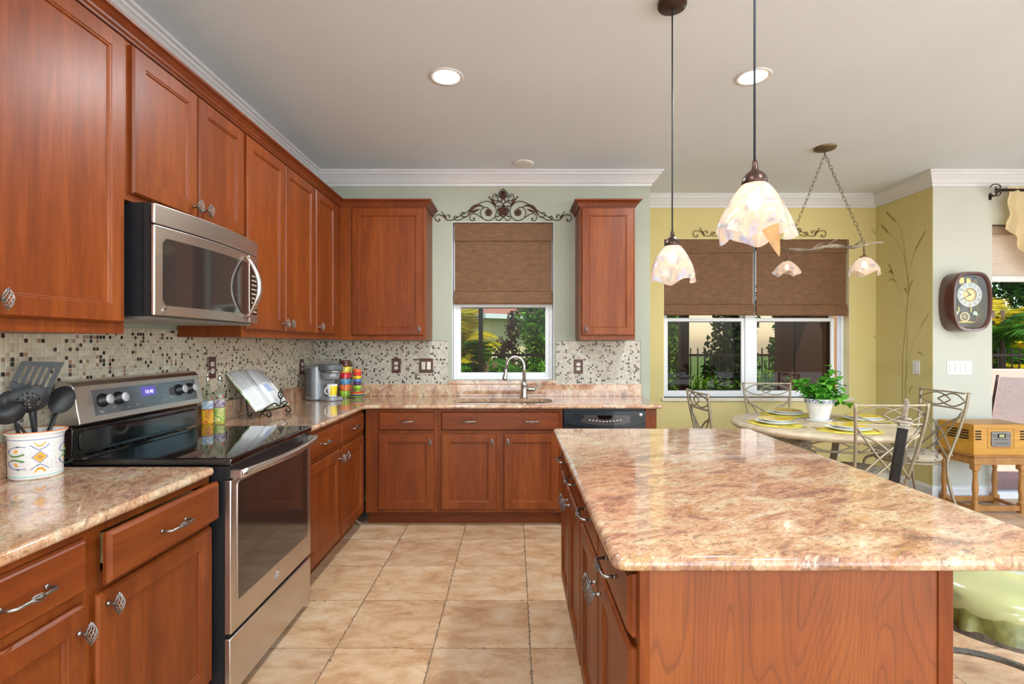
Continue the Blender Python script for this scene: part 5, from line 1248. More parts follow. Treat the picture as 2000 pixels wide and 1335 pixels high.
# ------------------------------------------------------------------ utensil crock and utensils
CX, CY = -1.618, 1.735
t = thing('utensil_crock', 'white ceramic crock painted with yellow and blue scrolls, holding utensils', 'crock', (CX, CY, CT))
MB().lathe([(0.0001, 0.004), (0.066, 0.0), (0.070, 0.006), (0.072, 0.135), (0.076, 0.146), (0.083, 0.153), (0.082, 0.157), (0.074, 0.150), (0.067, 0.138), (0.064, 0.012), (0.0001, 0.012)], 40).build('crock_body', CERAMIC, t)
MB().tube([(0.0815*math.cos(a*PI/20), 0.0815*math.sin(a*PI/20), 0.156) for a in range(40)], 0.0022, 6, closed=True).build('orange_rim', plain('orange_glaze', C(206,112,52), 0.3), t)
BL = plain('blue_glaze', C(48,66,140), 0.3); YG = plain('ochre_glaze', C(226,160,40), 0.3); GG = plain('green_glaze', C(84,130,62), 0.3); TQ = plain('turquoise_glaze', C(120,196,200), 0.3)
def on(a, z, o=0.0005):
    R = 0.0703+0.0017*min(1, z/0.135)+o; return Vector((R*math.cos(a), R*math.sin(a), z))
A0 = math.atan2(-CY, -CX)-0.12
lb = MB().tube([on(a*PI/24, 0.132, -0.0004) for a in range(48)], 0.0012, 4, closed=True); tq = MB().tube([on(a*PI/24, 0.012, -0.0004) for a in range(48)], 0.0014, 4, closed=True)
yl = MB(); gr = MB()
for base in (0.0, 2*PI/3, 4*PI/3):
    c = A0+base+0.25
    for z, s_ in ((0.074, 1.0),):
        yl.add([on(c, z+0.017), on(c+0.24, z), on(c, z-0.017), on(c-0.24, z)], [(0,1,2,3)]); lb.tube([on(c, z+0.020), on(c+0.28, z), on(c, z-0.020), on(c-0.28, z)], 0.0011, 4, closed=True)
        lb.tube([on(c+0.06*math.cos(k), z+0.005*math.sin(k)) for k in (0, 1.57, 3.14, 4.71)], 0.001, 4, closed=True)
    for sg in (-1, 1):
        z = 0.074+sg*0.034
        yl.add([on(c-0.22, z+sg*0.016), on(c+0.22, z+sg*0.016), on(c+0.09, z), on(c-0.09, z)], [(0,1,2,3)])
        lb.tube(smooth_pts([on(c-0.32, z+sg*0.006), on(c-0.16, z-sg*0.004), on(c, z-sg*0.010), on(c+0.16, z-sg*0.004), on(c+0.32, z+sg*0.006)], 3), 0.0011, 4)
        gr.tube(smooth_pts([on(c-1.25, 0.074+sg*0.012), on(c-1.0, 0.074+sg*0.006), on(c-0.75, 0.074+sg*0.008), on(c-0.55, 0.074+sg*0.012)], 4), [0.0012, 0.0016, 0.002, 0.003]+[0.003]*9, 4)
        lb.tube(smooth_pts([on(c-0.5, 0.074+sg*0.036), on(c-0.9, 0.074+sg*0.036), on(c-1.2, 0.074+sg*0.028), on(c-1.3, 0.074+sg*0.014)], 4), 0.0011, 4)
        yl.add([on(c-0.98, 0.074+sg*0.017), on(c-0.84, 0.074+sg*0.017), on(c-0.78, 0.074+sg*0.026), on(c-0.92, 0.074+sg*0.028)], [(0,1,2,3)])
        gr.add([on(c-0.90, 0.074+sg*0.038), on(c-0.76, 0.074+sg*0.040), on(c-0.70, 0.074+sg*0.036), on(c-0.84, 0.074+sg*0.034)], [(0,1,2,3)])
rng = random.Random(4)
for k in range(260):
    a = rng.random()*2*PI; z = 0.026+0.096*rng.random(); s_ = 0.0011; lb.add([on(a, z, 0.0003), on(a+s_/0.07, z+s_, 0.0003), on(a, z+2*s_, 0.0003), on(a-s_/0.07, z+s_, 0.0003)], [(0,1,2,3)])
for m_, n_, ma in ((lb, 'blue_scrolls', BL), (yl, 'ochre_flowers', YG), (gr, 'green_leaves', GG), (tq, 'turquoise_line', TQ)): tag(m_.build(n_, ma, t, recalc=False), kind='stuff')
NYL = plain('black_nylon', C(34,38,42), 0.4, var=0.08)
def frame(B, H, face):
    z = (H-B).normalized(); y = -(face-z*face.dot(z)).normalized(); x = y.cross(z); M = Matrix.Identity(4)
    for i, a in enumerate((x, y, z)):
        for j in range(3): M[j][i] = a[j]
    M.translation = H; return M
def utensil(name, label, B, H, head, hl, r=0.0055, face=(1.62, -1.7, 0.3)):
    B = Vector(B); H = Vector(H); M = frame(B, H, Vector(face)); t = thing(name, label, 'kitchen utensil', B, 0, 'black cooking utensils')
    K = Matrix.Translation(-B) @ M
    MB().join(head, K).build('head', NYL, t, recalc=False)
    e = M @ Vector((0, 0, -hl)); MB().tube([Vector((0,0,0)), (e-B)*0.6, (e-B)*0.93, (e-B)], [r, r, r*0.9, r*0.8], 8, flat=(1.5, 0.7)).build('handle', NYL, t)
bz = CT+0.014
sp = MB(); 
sq = Matrix.Rotation(-0.42, 4, 'Y')
def wz(x, t): return (-0.030+0.10*t)+(x+0.05)*0.22*t
for a, b in ((-0.050, -0.034), (-0.027, -0.017), (-0.010, 0.0), (0.007, 0.017), (0.024, 0.034), (0.041, 0.056)): sp.prism([(a, -0.030), (b, -0.030), (b+0.004, wz(b, 0.62)), (a+0.004, wz(a, 0.62))], -0.0015, 0.0015, M=MZ)
sp.prism([(-0.046, wz(-0.05, 0.60)), (0.060, wz(0.056, 0.60)), (0.063, wz(0.056, 0.80)), (-0.043, wz(-0.05, 0.74))], -0.0015, 0.0015, M=MZ).prism([(-0.050, -0.045), (0.056, -0.045), (0.056, -0.028), (-0.050, -0.028)], -0.0015, 0.0015, M=MZ).prism([(-0.050, -0.045), (0.056, -0.045), (0.02, -0.075), (-0.02, -0.075)], -0.0015, 0.0015, M=MZ)
sp = MB().join(sp, Matrix.Rotation(0.30, 4, 'Y'))
utensil('slotted_spatula', 'black slotted spatula standing tallest in the crock', (CX-0.02, CY+0.02, bz), (-1.645, 1.755, 1.237), sp, 0.06)
sk = MB(); N = 15; q = {}
for i in range(N+1):
    for j in range(N+1):
        x = (i/N*2-1); z = (j/N*2-1); k = max(abs(x), abs(z)); l = math.hypot(x, z); f = k/l if l > 1e-6 else 1
        sk.v.append((x*f*0.052, 0.016*((x*f)**2+(z*f)**2)-0.016, z*f*0.045))
for i in range(N):
    for j in range(N):
        if i % 2 == 1 and j % 2 == 1 and 2 < i < N-2 and 2 < j < N-2: continue
        a = i*(N+1)+j; sk.f.append((a, a+N+1, a+N+2, a+1)); sk.m.append(0); sk.s.append(True)
utensil('skimmer', 'black perforated round skimmer at the front of the crock', (CX+0.02, CY, bz), (-1.585, 1.672, 1.168), sk, 0.042)
def spoon_head(a, b, dp):
    m = MB(); R = 9; n = 20
    for r in range(R+1):
        f = r/R
        for k in range(n): an = 2*PI*k/n; m.v.append((a*f*math.cos(an), -dp*(1-f*f) if False else dp*(1-f*f), b*f*math.sin(an)))
    for r in range(R):
        for k in range(n): m.f.append((r*n+k, r*n+(k+1) % n, (r+1)*n+(k+1) % n, (r+1)*n+k)); m.m.append(0); m.s.append(True)
    return m
utensil('ladle', 'black ladle leaning left over the crock rim', (CX+0.045, CY+0.020, bz), (-1.60, 1.625, 1.128), spoon_head(0.040, 0.034, -0.022), 0.03)
utensil('cooking_spoon', 'black solid spoon leaning right toward the range console', (CX, CY-0.02, bz), (-1.617, 1.832, 1.150), spoon_head(0.037, 0.052, -0.014), 0.05)
utensil('cooking_spoon', 'black spoon behind the spatula, handle low in the crock', (CX-0.03, CY+0.0, bz), (-1.655, 1.685, 1.155), spoon_head(0.033, 0.042, -0.014), 0.04)

# ------------------------------------------------------------------ oil bottles
def bottle(label, x, y, oil, lab1, lab2, cap):
    t = thing('oil_bottle', label, 'bottle', (x, y, CT+0.0005), 0.3)
    q = 0.0245; m = MB(); R = []
    for s_, z in ((0.9, 0), (1, 0.004), (1, 0.165), (0.85, 0.185), (0.42, 0.20), (0.33, 0.24), (0.36, 0.243)): R.append([(p[0]*s_, p[1]*s_, z) for p in rrect(-q, q, -q, q, 0.008, 3)])
    n = len(R[0]); m.add([p for r in R for p in r], [(i*n+k, i*n+(k+1) % n, (i+1)*n+(k+1) % n, (i+1)*n+k) for i in range(len(R)-1) for k in range(n)]+[tuple(range(n))[::-1]], sm=True)
    m.build('glass_body', GLASS_B, t)
    MB().prism(rrect(-q*0.92, q*0.92, -q*0.92, q*0.92, 0.007, 3), 0.003, 0.088).build('oil', oil, t)
    lb_ = MB().prism(rrect(-q*1.01, q*1.01, -q*1.01, q*1.01, 0.008, 3), 0.020, 0.095).build('lower_label', lab1, t)
    MB().prism(rrect(-q*1.01, q*1.01, -q*1.01, q*1.01, 0.008, 3), 0.098, 0.140).build('upper_label', lab2, t)
    MB().lathe([(0.0095, 0.243), (0.0105, 0.250), (0.0075, 0.255), (0.0085, 0.262), (0.007, 0.272)], 14).tube(smooth_pts([(0, 0, 0.270), (0.002, 0, 0.288), (0.014, 0, 0.302), (0.020, 0, 0.300)], 4), 0.0045, 8).build('pour_spout', STEEL_B, t)
    MB().sphere((0.0195, -0.008, 0.155), 0.010, 10, sc_=(0.5, 1, 1)).build('sticker', cap, t)
GO = plain('golden_oil', C(214,160,40), 0.1, coat=0.3); GO2 = plain('pale_oil', C(206,196,90), 0.1, coat=0.3)
def vary(name, a, b, s):
    m, nt, bb, out = newmat(name); nt.links.new(ramp(nt, noise(nt, coords(nt), s, 3, 0.6), [(0.42, a), (0.56, b)]), bb.inputs['Base Color']); bb.inputs['Roughness'].default_value = 0.3; return m
bottle('oil bottle with golden yellow label, left of the pair behind the range', -1.648, 2.755, GO, vary('yellow_olive_label', C(226,180,40), C(196,110,40), 60), vary('blue_sky_label', C(120,160,200), C(216,220,220), 40), plain('red_sticker', C(206,60,60), 0.4))
bottle('oil bottle with green leaf label, right of the pair beside the cookbook', -1.628, 2.835, GO2, vary('green_leaf_label', C(120,170,60), C(222,216,150), 60), vary('violet_label', C(98,70,140), C(196,190,180), 40), plain('pink_sticker', C(226,70,90), 0.4))

# ------------------------------------------------------------------ cookbook on iron stand
BM = Matrix(((0.10, -0.640, 0.762, 0), (0.995, 0.064, -0.077, 0), (0.0, 0.766, 0.643, 0), (0, 0, 0, 1)))
BM = Matrix.Translation((-1.508, 3.205, 0.952)) @ BM
t = thing('cookbook', 'open white-paged cookbook leaning on the black iron stand', 'book', (-1.508, 3.205, 0.952))
BL_ = Matrix.Translation((1.508, -3.205, -0.952)) @ BM
H = 0.285; cv = MB()
prof = [(-0.186, 0.0), (-0.012, -0.004), (0.012, -0.004), (0.186, 0.0), (0.186, 0.003), (0.012, 0.0), (-0.012, 0.0), (-0.186, 0.003)]
cv.prism(prof, -0.004, H+0.004, M=BL_ @ Matrix(((1,0,0,0),(0,0,1,0),(0,1,0,0),(0,0,0,1)))).build('cover', vary('green_white_cover', C(120,170,70), C(226,228,222), 30), t)
for sg in (-1, 1):
    pr = [(sg*0.002, 0.004)]; N = 12
    for i in range(N+1): u = i/N; pr.append((sg*(0.002+0.176*u), 0.006+0.024*math.sin(PI*min(1, u*1.15+0.05))**0.7*(1-0.35*u)))
    pr.append((sg*0.178, 0.0035))
    pb = MB().prism(pr, 0.0, H, M=BL_ @ Matrix(((1,0,0,0),(0,0,1,0),(0,1,0,0),(0,0,0,1))), sm=True).build('page_block', PAPER, t)
    tx = MB(); rng = random.Random(sg+5)
    for c0 in ((0.030, 0.085), (0.100, 0.160)):
        for k in range(24):
            z = 0.03+0.0098*k
            if sg > 0 and c0[0] < 0.05 and 0.10 < z < 0.17: continue
            e = c0[1]-0.012*rng.random()
            f = lambda u: 0.0066+0.024*math.sin(PI*min(1, ((u-0.002)/0.176)*1.15+0.05))**0.7*(1-0.35*((u-0.002)/0.176))
            us = [c0[0]+(e-c0[0])*i/5 for i in range(6)]
            tx.add([BL_ @ Vector((sg*u, zz, f(u))) for u in us for zz in (z, z+0.0024)], [(2*i, 2*i+2, 2*i+3, 2*i+1) for i in range(5)])
    tag(tx.build('printed_text', plain('grey_print', C(176,180,186), 0.7), pb, recalc=False), kind='stuff')
    if sg > 0:
        us = [0.030+0.055*i/6 for i in range(7)]
        MB().add([BL_ @ Vector((u, zz, f(u))) for u in us for zz in (0.105, 0.165)], [(2*i, 2*i+2, 2*i+3, 2*i+1) for i in range(6)]).build('blue_text_box', plain('blue_print', C(166,180,216), 0.7), pb, recalc=False)
t = thing('cookbook_stand', 'black wrought iron cookbook easel with scroll feet on the counter', 'book stand', (-1.508, 3.205, CT+0.0005))
T_ = Matrix.Translation((1.508, -3.205, -CT-0.0005))
fr = MB(); ft = [T_ @ BM @ Vector(p) for p in ((-0.11, -0.008, 0.036), (0.11, -0.008, 0.036), (-0.11, -0.008, -0.010), (0.11, -0.008, -0.010))]
fr.tube([ft[2], ft[0]], 0.0045, 6).tube([ft[3], ft[1]], 0.0045, 6).tube([ft[2], ft[3]], 0.0045, 6)
c1, c2 = ft[0], ft[1]
for c in (ft[2], ft[3]):
    fr.tube(smooth_pts([c, Vector((c.x+0.03, c.y, 0.045)), Vector((c.x+0.055, c.y, 0.02)), Vector((c.x+0.045, c.y, 0.006)), Vector((c.x+0.025, c.y+0.004, 0.012)), Vector((c.x+0.028, c.y+0.004, 0.028))], 4), 0.0048, 6)
mid = (ft[0]+ft[1])/2
fr.tube(smooth_pts([ft[0], ft[0].lerp(mid, 0.5)+Vector((0.012,0,0.016)), mid+Vector((0.004,0,-0.006)), ft[1].lerp(mid, 0.5)+Vector((0.012,0,0.016)), ft[1]], 5), 0.0045, 6)
cg = mid+Vector((0.004, 0.03, 0.0)); 
fr.tube([cg, cg+Vector((0,0,0.03))], 0.004, 6)
for k in range(6):
    fr.tube([cg+Vector((0.016*math.sin(PI*i/8)*math.cos(k*PI/3+i*0.25), 0.020*math.sin(PI*i/8)*math.sin(k*PI/3+i*0.25), 0.03+0.062*i/8)) for i in range(9)], 0.0024, 5)
fr.tube([cg+Vector((0,0,0.09)), cg+Vector((0,0,0.105))], 0.004, 6); fr.build('front_lip', IRON_BK, t)
bk = MB(); top = T_ @ BM @ Vector((0, 0.20, -0.006))
for s_ in (-0.08, 0.08):
    a = T_ @ BM @ Vector((s_, -0.008, -0.010)); b = T_ @ BM @ Vector((s_, 0.21, -0.010)); bk.tube([a, b], 0.0042, 6)
    bk.tube(smooth_pts([b, b.lerp(Vector((-0.125, b.y, 0.06)), 0.6), Vector((-0.125, b.y, 0.03)), Vector((-0.118, b.y, 0.006)), Vector((-0.100, b.y, 0.008)), Vector((-0.102, b.y, 0.022))], 4), 0.0042, 6)
bk.tube([T_ @ BM @ Vector((-0.08, 0.15, -0.010)), T_ @ BM @ Vector((0.08, 0.15, -0.010))], 0.0042, 6)
bk.build('back_frame', IRON_BK, t)

# ------------------------------------------------------------------ coffee maker, mugs, cups
t = thing('coffee_maker', 'silver grey single-serve coffee maker in the counter corner', 'coffee maker', (-1.500, 4.085, CT+0.0005), math.radians(58))
SG = plain('silver_grey_plastic', C(150,156,164), 0.3, 0.3, var=0.03, coat=0.2); DG = plain('dark_grey_plastic', C(96,100,106), 0.4, var=0.04)
MB().prism(rrect(-0.105, 0.105, -0.01, 0.145, 0.045, 6), 0.0, 0.275).build('body', SG, t, bevel=0.014, seg=3)
MB().prism(rrect(-0.112, 0.112, 0.02, 0.12, 0.03, 5), 0.03, 0.255).build('water_tank', DG, t, bevel=0.01, seg=2)
MB().prism(rrect(-0.072, 0.072, -0.150, 0.02, 0.05, 6), 0.0, 0.030).build('drip_tray', SG, t, bevel=0.006)
hd = MB(); hd.lathe([(0.0001, 0.165), (0.052, 0.165), (0.064, 0.18), (0.068, 0.225)], 28, c=(0, -0.062, 0), sy=1.1); hd.build('brew_head', SG, t)
MB().prism(rrect(-0.078, 0.078, -0.150, 0.04, 0.055, 6), 0.232, 0.283).build('lid', DG, t, bevel=0.014, seg=3)
MB().tube([(0.072*math.cos(PI+a*PI/10), -0.085-0.075*math.sin(a*PI/10), 0.230) for a in range(11)], 0.006, 6).build('chrome_handle', STEEL_B, t)
MB().lathe([(0.014, 0.158), (0.014, 0.166), (0.0001, 0.166)], 12, c=(0, -0.07, 0)).build('spout', DG, t)
def mug_mesh(R, H, th=0.004, taper=0.85, mats=None, hz=0.5, hr=0.017):
    b = MB(); b.lathe([(0.0001, 0.0), (R*taper, 0.0), (R*taper+0.001, 0.003), (R, H), (R-th, H), (R*taper-th, 0.006), (0.0001, 0.006)], 28)
    h = MB(); h.tube([(R*0.93+hr*1.15*math.sin(PI*i/10), 0, H*hz+hr*1.15*math.cos(PI*i/10)) for i in range(11)], 0.0042, 8)
    return b, h
mw = newmat('yellow_white_mug'); m_, nt_, b_, out_ = mw
sx_ = nd(nt_, 'ShaderNodeSeparateXYZ', {0: nd(nt_, 'ShaderNodeTexCoord').outputs['Object']})
nt_.links.new(mixc(nt_, mth(nt_, 'MULTIPLY', mth(nt_, 'GREATER_THAN', sx_.outputs[2], 0.012), mth(nt_, 'MULTIPLY', mth(nt_, 'LESS_THAN', sx_.outputs[2], 0.084), mth(nt_, 'LESS_THAN', mth(nt_, 'ABSOLUTE', sx_.outputs[0]), 0.030))), C(236,236,232), C(236,206,20)), b_.inputs['Base Color']); b_.inputs['Roughness'].default_value = 0.2
mp_ = Matrix.Translation((-1.500, 4.085, 0)) @ Matrix.Rotation(math.radians(58), 4, 'Z') @ Vector((0, -0.078, 0))
t = thing('mug', 'white and yellow mug standing under the coffee maker spout', 'mug', (mp_.x, mp_.y, CT+0.031), math.radians(232))
b, h = mug_mesh(0.040, 0.098, taper=0.8, hr=0.024); b.build('cup_body', m_, t); h.build('handle', CERAMIC, t)
MXX, MYY = -1.405, 4.262
t = thing('mug_rack', 'thin chrome wire rack holding the tall stack of colored mugs', 'rack', (MXX, MYY, CT+0.0005))
rk = MB().tube([(0.050*math.cos(a*PI/12), 0.050*math.sin(a*PI/12), 0.003) for a in range(24)], 0.002, 5, closed=True).tube([(0.050*math.cos(a*PI/12), 0.050*math.sin(a*PI/12), 0.30) for a in range(24)], 0.0016, 5, closed=True)
for a in (0.9, 2.2, 3.6, 5.0): rk.tube([(0.050*math.cos(a), 0.050*math.sin(a), 0.003), (0.050*math.cos(a), 0.050*math.sin(a), 0.30)], 0.0016, 5)
for a in (0, PI/2): rk.tube([(-0.05*math.cos(a), -0.05*math.sin(a), 0.003), (0.05*math.cos(a), 0.05*math.sin(a), 0.003)], 0.0016, 5)
rk.build('wire_frame', STEEL_B, t)
b, h = mug_mesh(0.0455, 0.053, taper=0.82, hr=0.015); MBM = b.mesh('cup_body', [None] if False else []); MHM = h.mesh('handle', [])
cols = [('lime green', C(150,200,60)), ('orange', C(236,120,60)), ('blue', C(90,150,190)), ('red', C(214,50,60)), ('yellow', C(222,206,70)), ('dark brown', C(84,40,30))]
pos = ['at the bottom of', 'second from the bottom of', 'third from the bottom of', 'fourth from the bottom of', 'second from the top of', 'on top of']
for i, (cn, cc) in enumerate(cols):
    t = thing('mug', '%s mug %s the tall mug stack' % (cn, pos[i]), 'mug', (MXX, MYY, CT+0.0062+0.0498*i), -0.15, 'stack of colored mugs'); g = plain(cn.replace(' ', '_')+'_glaze', cc, 0.15, coat=0.4, var=0.02)
    for me, nm_ in ((MBM, 'cup_body'), (MHM, 'handle')): q = me.copy(); q.materials.append(g); link(nm_, q, t)
EX, EY = -1.292, 4.225
t = thing('saucer_rack', 'thin chrome wire rack around the colored saucers and small cups', 'rack', (EX, EY, CT+0.0005))
rk = MB().tube([(0.066*math.cos(a*PI/12), 0.066*math.sin(a*PI/12), 0.060) for a in range(24)], 0.0015, 5, closed=True).tube([(0.066*math.cos(a*PI/12), 0.066*math.sin(a*PI/12), 0.002) for a in range(24)], 0.0018, 5, closed=True)
for a in (0.5, 2.6, 3.7, 5.6): rk.tube([(0.066*math.cos(a), 0.066*math.sin(a), 0.002), (0.066*math.cos(a), 0.066*math.sin(a), 0.060)], 0.0015, 5)
rk.tube([(-0.066, 0, 0.002), (0.066, 0, 0.002)], 0.0015, 5).tube([(0, -0.066, 0.002), (0, 0.066, 0.002)], 0.0015, 5).tube([(0.0, -0.066, 0.002), (0.0, -0.066, 0.062), (0.0, -0.037, 0.066), (0.0, -0.037, 0.236)], 0.0015, 5)
rk.build('wire_frame', STEEL_B, t)
SAU = MB().lathe([(0.0001, 0.0), (0.028, 0.0), (0.036, 0.004), (0.060, 0.0145), (0.059, 0.0165), (0.035, 0.0065), (0.026, 0.003), (0.0001, 0.003)], 28).mesh('saucer', [])
CUP = MB().lathe([(0.0001, 0.0), (0.020, 0.0), (0.022, 0.003), (0.026, 0.030), (0.032, 0.033), (0.033, 0.058), (0.0305, 0.058), (0.0295, 0.034), (0.023, 0.030), (0.0195, 0.006), (0.0001, 0.006)], 24).mesh('espresso_cup', [])
ec = [('lime green', C(150,206,60)), ('purple', C(92,40,100)), ('blue', C(70,120,180)), ('yellow', C(240,200,30)), ('red', C(216,50,60)), ('orange', C(240,110,50))]
ps = ['bottom of', 'second from bottom in', 'third from bottom in', 'fourth from bottom in', 'second from top in', 'top of']
for i, (cn, cc) in enumerate(ec):
    g = plain(cn.replace(' ', '_')+'_small_glaze', cc, 0.15, coat=0.4, var=0.02)
    q = SAU.copy(); q.materials.append(g); tag(link('saucer', q, None, (EX, EY, CT+0.0035+0.0072*i)), '%s saucer, %s the saucer stack under the espresso cups' % (cn, ps[i]), 'saucer', 'stack of colored saucers')
    q = CUP.copy(); q.materials.append(g); tag(link('espresso_cup', q, None, (EX, EY, CT+0.0475+0.0262*i)), '%s espresso cup, %s the small nested cup stack' % (cn, ps[i]), 'cup', 'stack of espresso cups')
# ------------------------------------------------------------------ the garden outside
struct(MB().box(-14, 26, YA+0.2, 9.6, -0.2, -0.1).box(-14, 1.0, 4.56, YA+0.2, -0.2, -0.1).box(3.77, 26, 4.56, YA+0.2, -0.2, -0.1).build('ground_patio', PAVER))
struct(MB().box(-14, 26, -16, -4.2, -0.2, -0.1).box(6.7, 26, -4.2, 4.56, -0.2, -0.1).build('ground_rear', BOUNCE_WHITE))
struct(MB().box(-30, 40, 9.6, 60, -0.22, -0.12).build('ground_lawn', LAWN))
def leafcloud(m, c, rad, n, size, rng, shell=0.35):
    for i in range(n):
        d = Vector((rng.gauss(0,1), rng.gauss(0,1), rng.gauss(0,1))).normalized(); r = (shell+(1-shell)*rng.random())
        p = Vector((c[0]+d.x*rad[0]*r, c[1]+d.y*rad[1]*r, c[2]+d.z*rad[2]*r))
        a = Vector((rng.gauss(0,1), rng.gauss(0,1), rng.gauss(0,1))).normalized(); b = a.cross(Vector((rng.gauss(0,1), rng.gauss(0,1), rng.gauss(0,1)))).normalized(); s = size*(0.6+0.8*rng.random())
        m.add([p-a*s, p+b*s*0.45, p+a*s, p-b*s*0.45], [(0,1,2,3)])
def bush(name, label, cat, x, y, blobs, mat, size, seed, trunk=None, group=None):
    rng = random.Random(seed); t = thing(name, label, cat, (x, y, -0.1), 0, group); m = MB()
    for (bx, by, bz, rx, ry, rz, n) in blobs: leafcloud(m, (bx, by, bz), (rx, ry, rz), n, size, rng)
    tag(m.build('foliage', mat, t, recalc=False), kind='stuff')
    tr = MB()
    for P, r in (trunk or [([(0,0,0), (0.02,0.02,blobs[0][2])], 0.03)]): tr.tube(P, [r, r*0.6] if len(P) == 2 else [r*(1-0.5*i/(len(P)-1)) for i in range(len(P))], 7)
    tr.build('trunk', BARK, t); return t
def palm(label, x, y, h, nf, L, mat, seed, group=None, trunk=True, up=1.0):
    rng = random.Random(seed); t = thing('palm', label, 'palm', (x, y, -0.1), 0, group)
    if trunk:
        tr = MB()
        for k in range(5): a = k*1.26; tr.tube([(0.12*math.cos(a), 0.12*math.sin(a), 0), (0.16*math.cos(a), 0.16*math.sin(a), h)], [0.05, 0.035], 7)
        tr.build('trunk', BARK, t)
    fr = MB()
    for i in range(nf):
        a = 2*PI*i/nf+rng.random()*0.6; el = (0.25+0.95*rng.random())*up; l = L*(0.75+0.4*rng.random()); z0 = h*(0.25+0.75*rng.random()); P = []
        for k in range(13):
            u = k/12; r = l*u*math.cos(el)*(1+0.12*u); z = z0+l*math.sin(el)*u-0.55*l*u*u
            P.append(Vector((r*math.cos(a), r*math.sin(a), z)))
        fr.tube(P, [0.012*(1-0.8*k/12)+0.003 for k in range(13)], 5)
        sd = Vector((-math.sin(a), math.cos(a), 0))
        for k in range(2, 49):
            u = k/48; q = u*12; j = min(11, int(q)); p = P[j].lerp(P[j+1], q-j); tg = (P[j+1]-P[j]).normalized(); ll = 0.42*L*0.8*math.sin(PI*min(1, u*0.85+0.12))*(0.9+0.2*rng.random())
            for sg in (-1, 1):
                d = (sd*sg*0.85+tg*0.55+Vector((0,0,-0.25-0.3*rng.random()))).normalized(); wv = tg*0.013
                fr.add([p-wv, p+wv, p+d*ll*0.6+wv*0.9, p+d*ll, p+d*ll*0.6-wv*0.9], [(0,1,2,3,4)])
    tag(fr.build('fronds', mat, t, recalc=False), kind='stuff'); return t
struct(MB().box(1.02, 4.05, YA+0.2, 7.0, 2.62, 2.74).build('shade_roof', STAND_IN_BROWN))  # unseen roof added to keep the posts behind the panes dark
# pool cage post, then posts and panels standing in for room reflections in the panes
def post(label, x, y, w_, d_, mat, h=2.9, name='cage_post'):
    t = tag(MB().box(-w_/2, w_/2, -d_/2, d_/2, 0, h).build(name, mat, None, (x, y, -0.1), bevel=0.004), label, 'post'); return t
YP_ = 6.6
post('dark bronze pool cage post seen through the kitchen window', (939-1003.5)*YP_/1000, YP_, 0.055, 0.08, CAGE)
post('dark post standing in for a reflection in the left alcove pane', (1335-1003.5)*YP_/1000, YP_, 0.11, 0.11, STAND_IN_BROWN, name='reflection_post')
post('brown post standing in for a reflection at left of the right alcove pane', (1531-1003.5)*YP_/1000, YP_, 0.17, 0.14, plain('brown_reflection_post', C(98,62,38), 0.6, var=0.15), name='reflection_post')
post('brown post standing in for a reflection at right of the right alcove pane', (1625-1003.5)*YP_/1000, YP_, 0.10, 0.14, plain('tan_reflection_post', C(104,78,44), 0.6, var=0.15), name='reflection_post')
t = tag(MB().box(3.60, 3.995, YP_-0.05, YP_+0.05, -0.1, 2.9).build('reflection_panel', STAND_IN_BROWN, bevel=0.003), 'dark brown panel standing in for a room reflection in the right alcove pane', 'wall panel')
t = thing('reflection_rail', 'low dark red rail standing in for a reflection in the left alcove pane', 'rail', (2.0, YP_, -0.1))
MB().box(0.255, 1.30, -0.03, 0.03, 0.76, 0.86).build('rail_board', plain('dark_red_board', C(62,22,20), 0.6), t)
for x in (0.30, 1.25): MB().box(x-0.03, x+0.03, -0.025, 0.025, 0, 0.76).build('rail_post', STAND_IN_BROWN, t)
# iron fence along the back of the garden
t = thing('garden_fence', 'black iron picket fence behind the garden plants', 'fence', (0, 8.6, -0.1))
fm = MB().box(-5, 12, -0.015, 0.015, 1.24, 1.28).box(-5, 12, -0.015, 0.015, 0.12, 0.16)
for k in range(142): x = -4.95+0.12*k; fm.box(x-0.008, x+0.008, -0.008, 0.008, 0.0, 1.38)
tag(fm.build('pickets', CAGE, t), kind='stuff')
for k in range(8): MB().box(-5+2.4*k, -4.94+2.4*k, -0.03, 0.03, 0, 1.45).build('post', CAGE, t)
# neighbour's house
t = thing('house', 'cream stucco neighbour house with red tile roof beyond the trees', 'house', (-1.05, 22.5, -0.12), 0.62)
MB().box(0, 9, 0, 8, 0, 2.6).box(-6.0, 0, 3.5, 8, 0, 2.6).build('wall', STUCCO, t)
MB().add([(-0.6,-0.6,2.72),(9.6,-0.6,2.72),(9.6,8.6,2.72),(-0.6,8.6,2.72),(3.0,4.0,4.4),(6.0,4.0,4.4)], [(0,1,5,4),(1,2,5),(2,3,4,5),(3,0,4),(3,2,1,0)]).add([(-6.6,3.0,2.72),(1.5,3.0,2.72),(1.5,8.6,2.72),(-6.6,8.6,2.72),(-4,5.6,4.8),(1.5,5.6,4.8)], [(0,1,5,4),(1,2,5),(2,3,4,5),(3,0,4),(3,2,1,0)]).build('roof', ROOFT, t, recalc=True)
MB().box(-0.62, 9.62, -0.62, -0.58, 2.56, 2.76).box(-6.62, -0.62, 2.96, 3.0, 2.56, 2.76).box(-0.62, -0.58, -0.58, 3.0, 2.56, 2.76).build('fascia', TRIM, t)
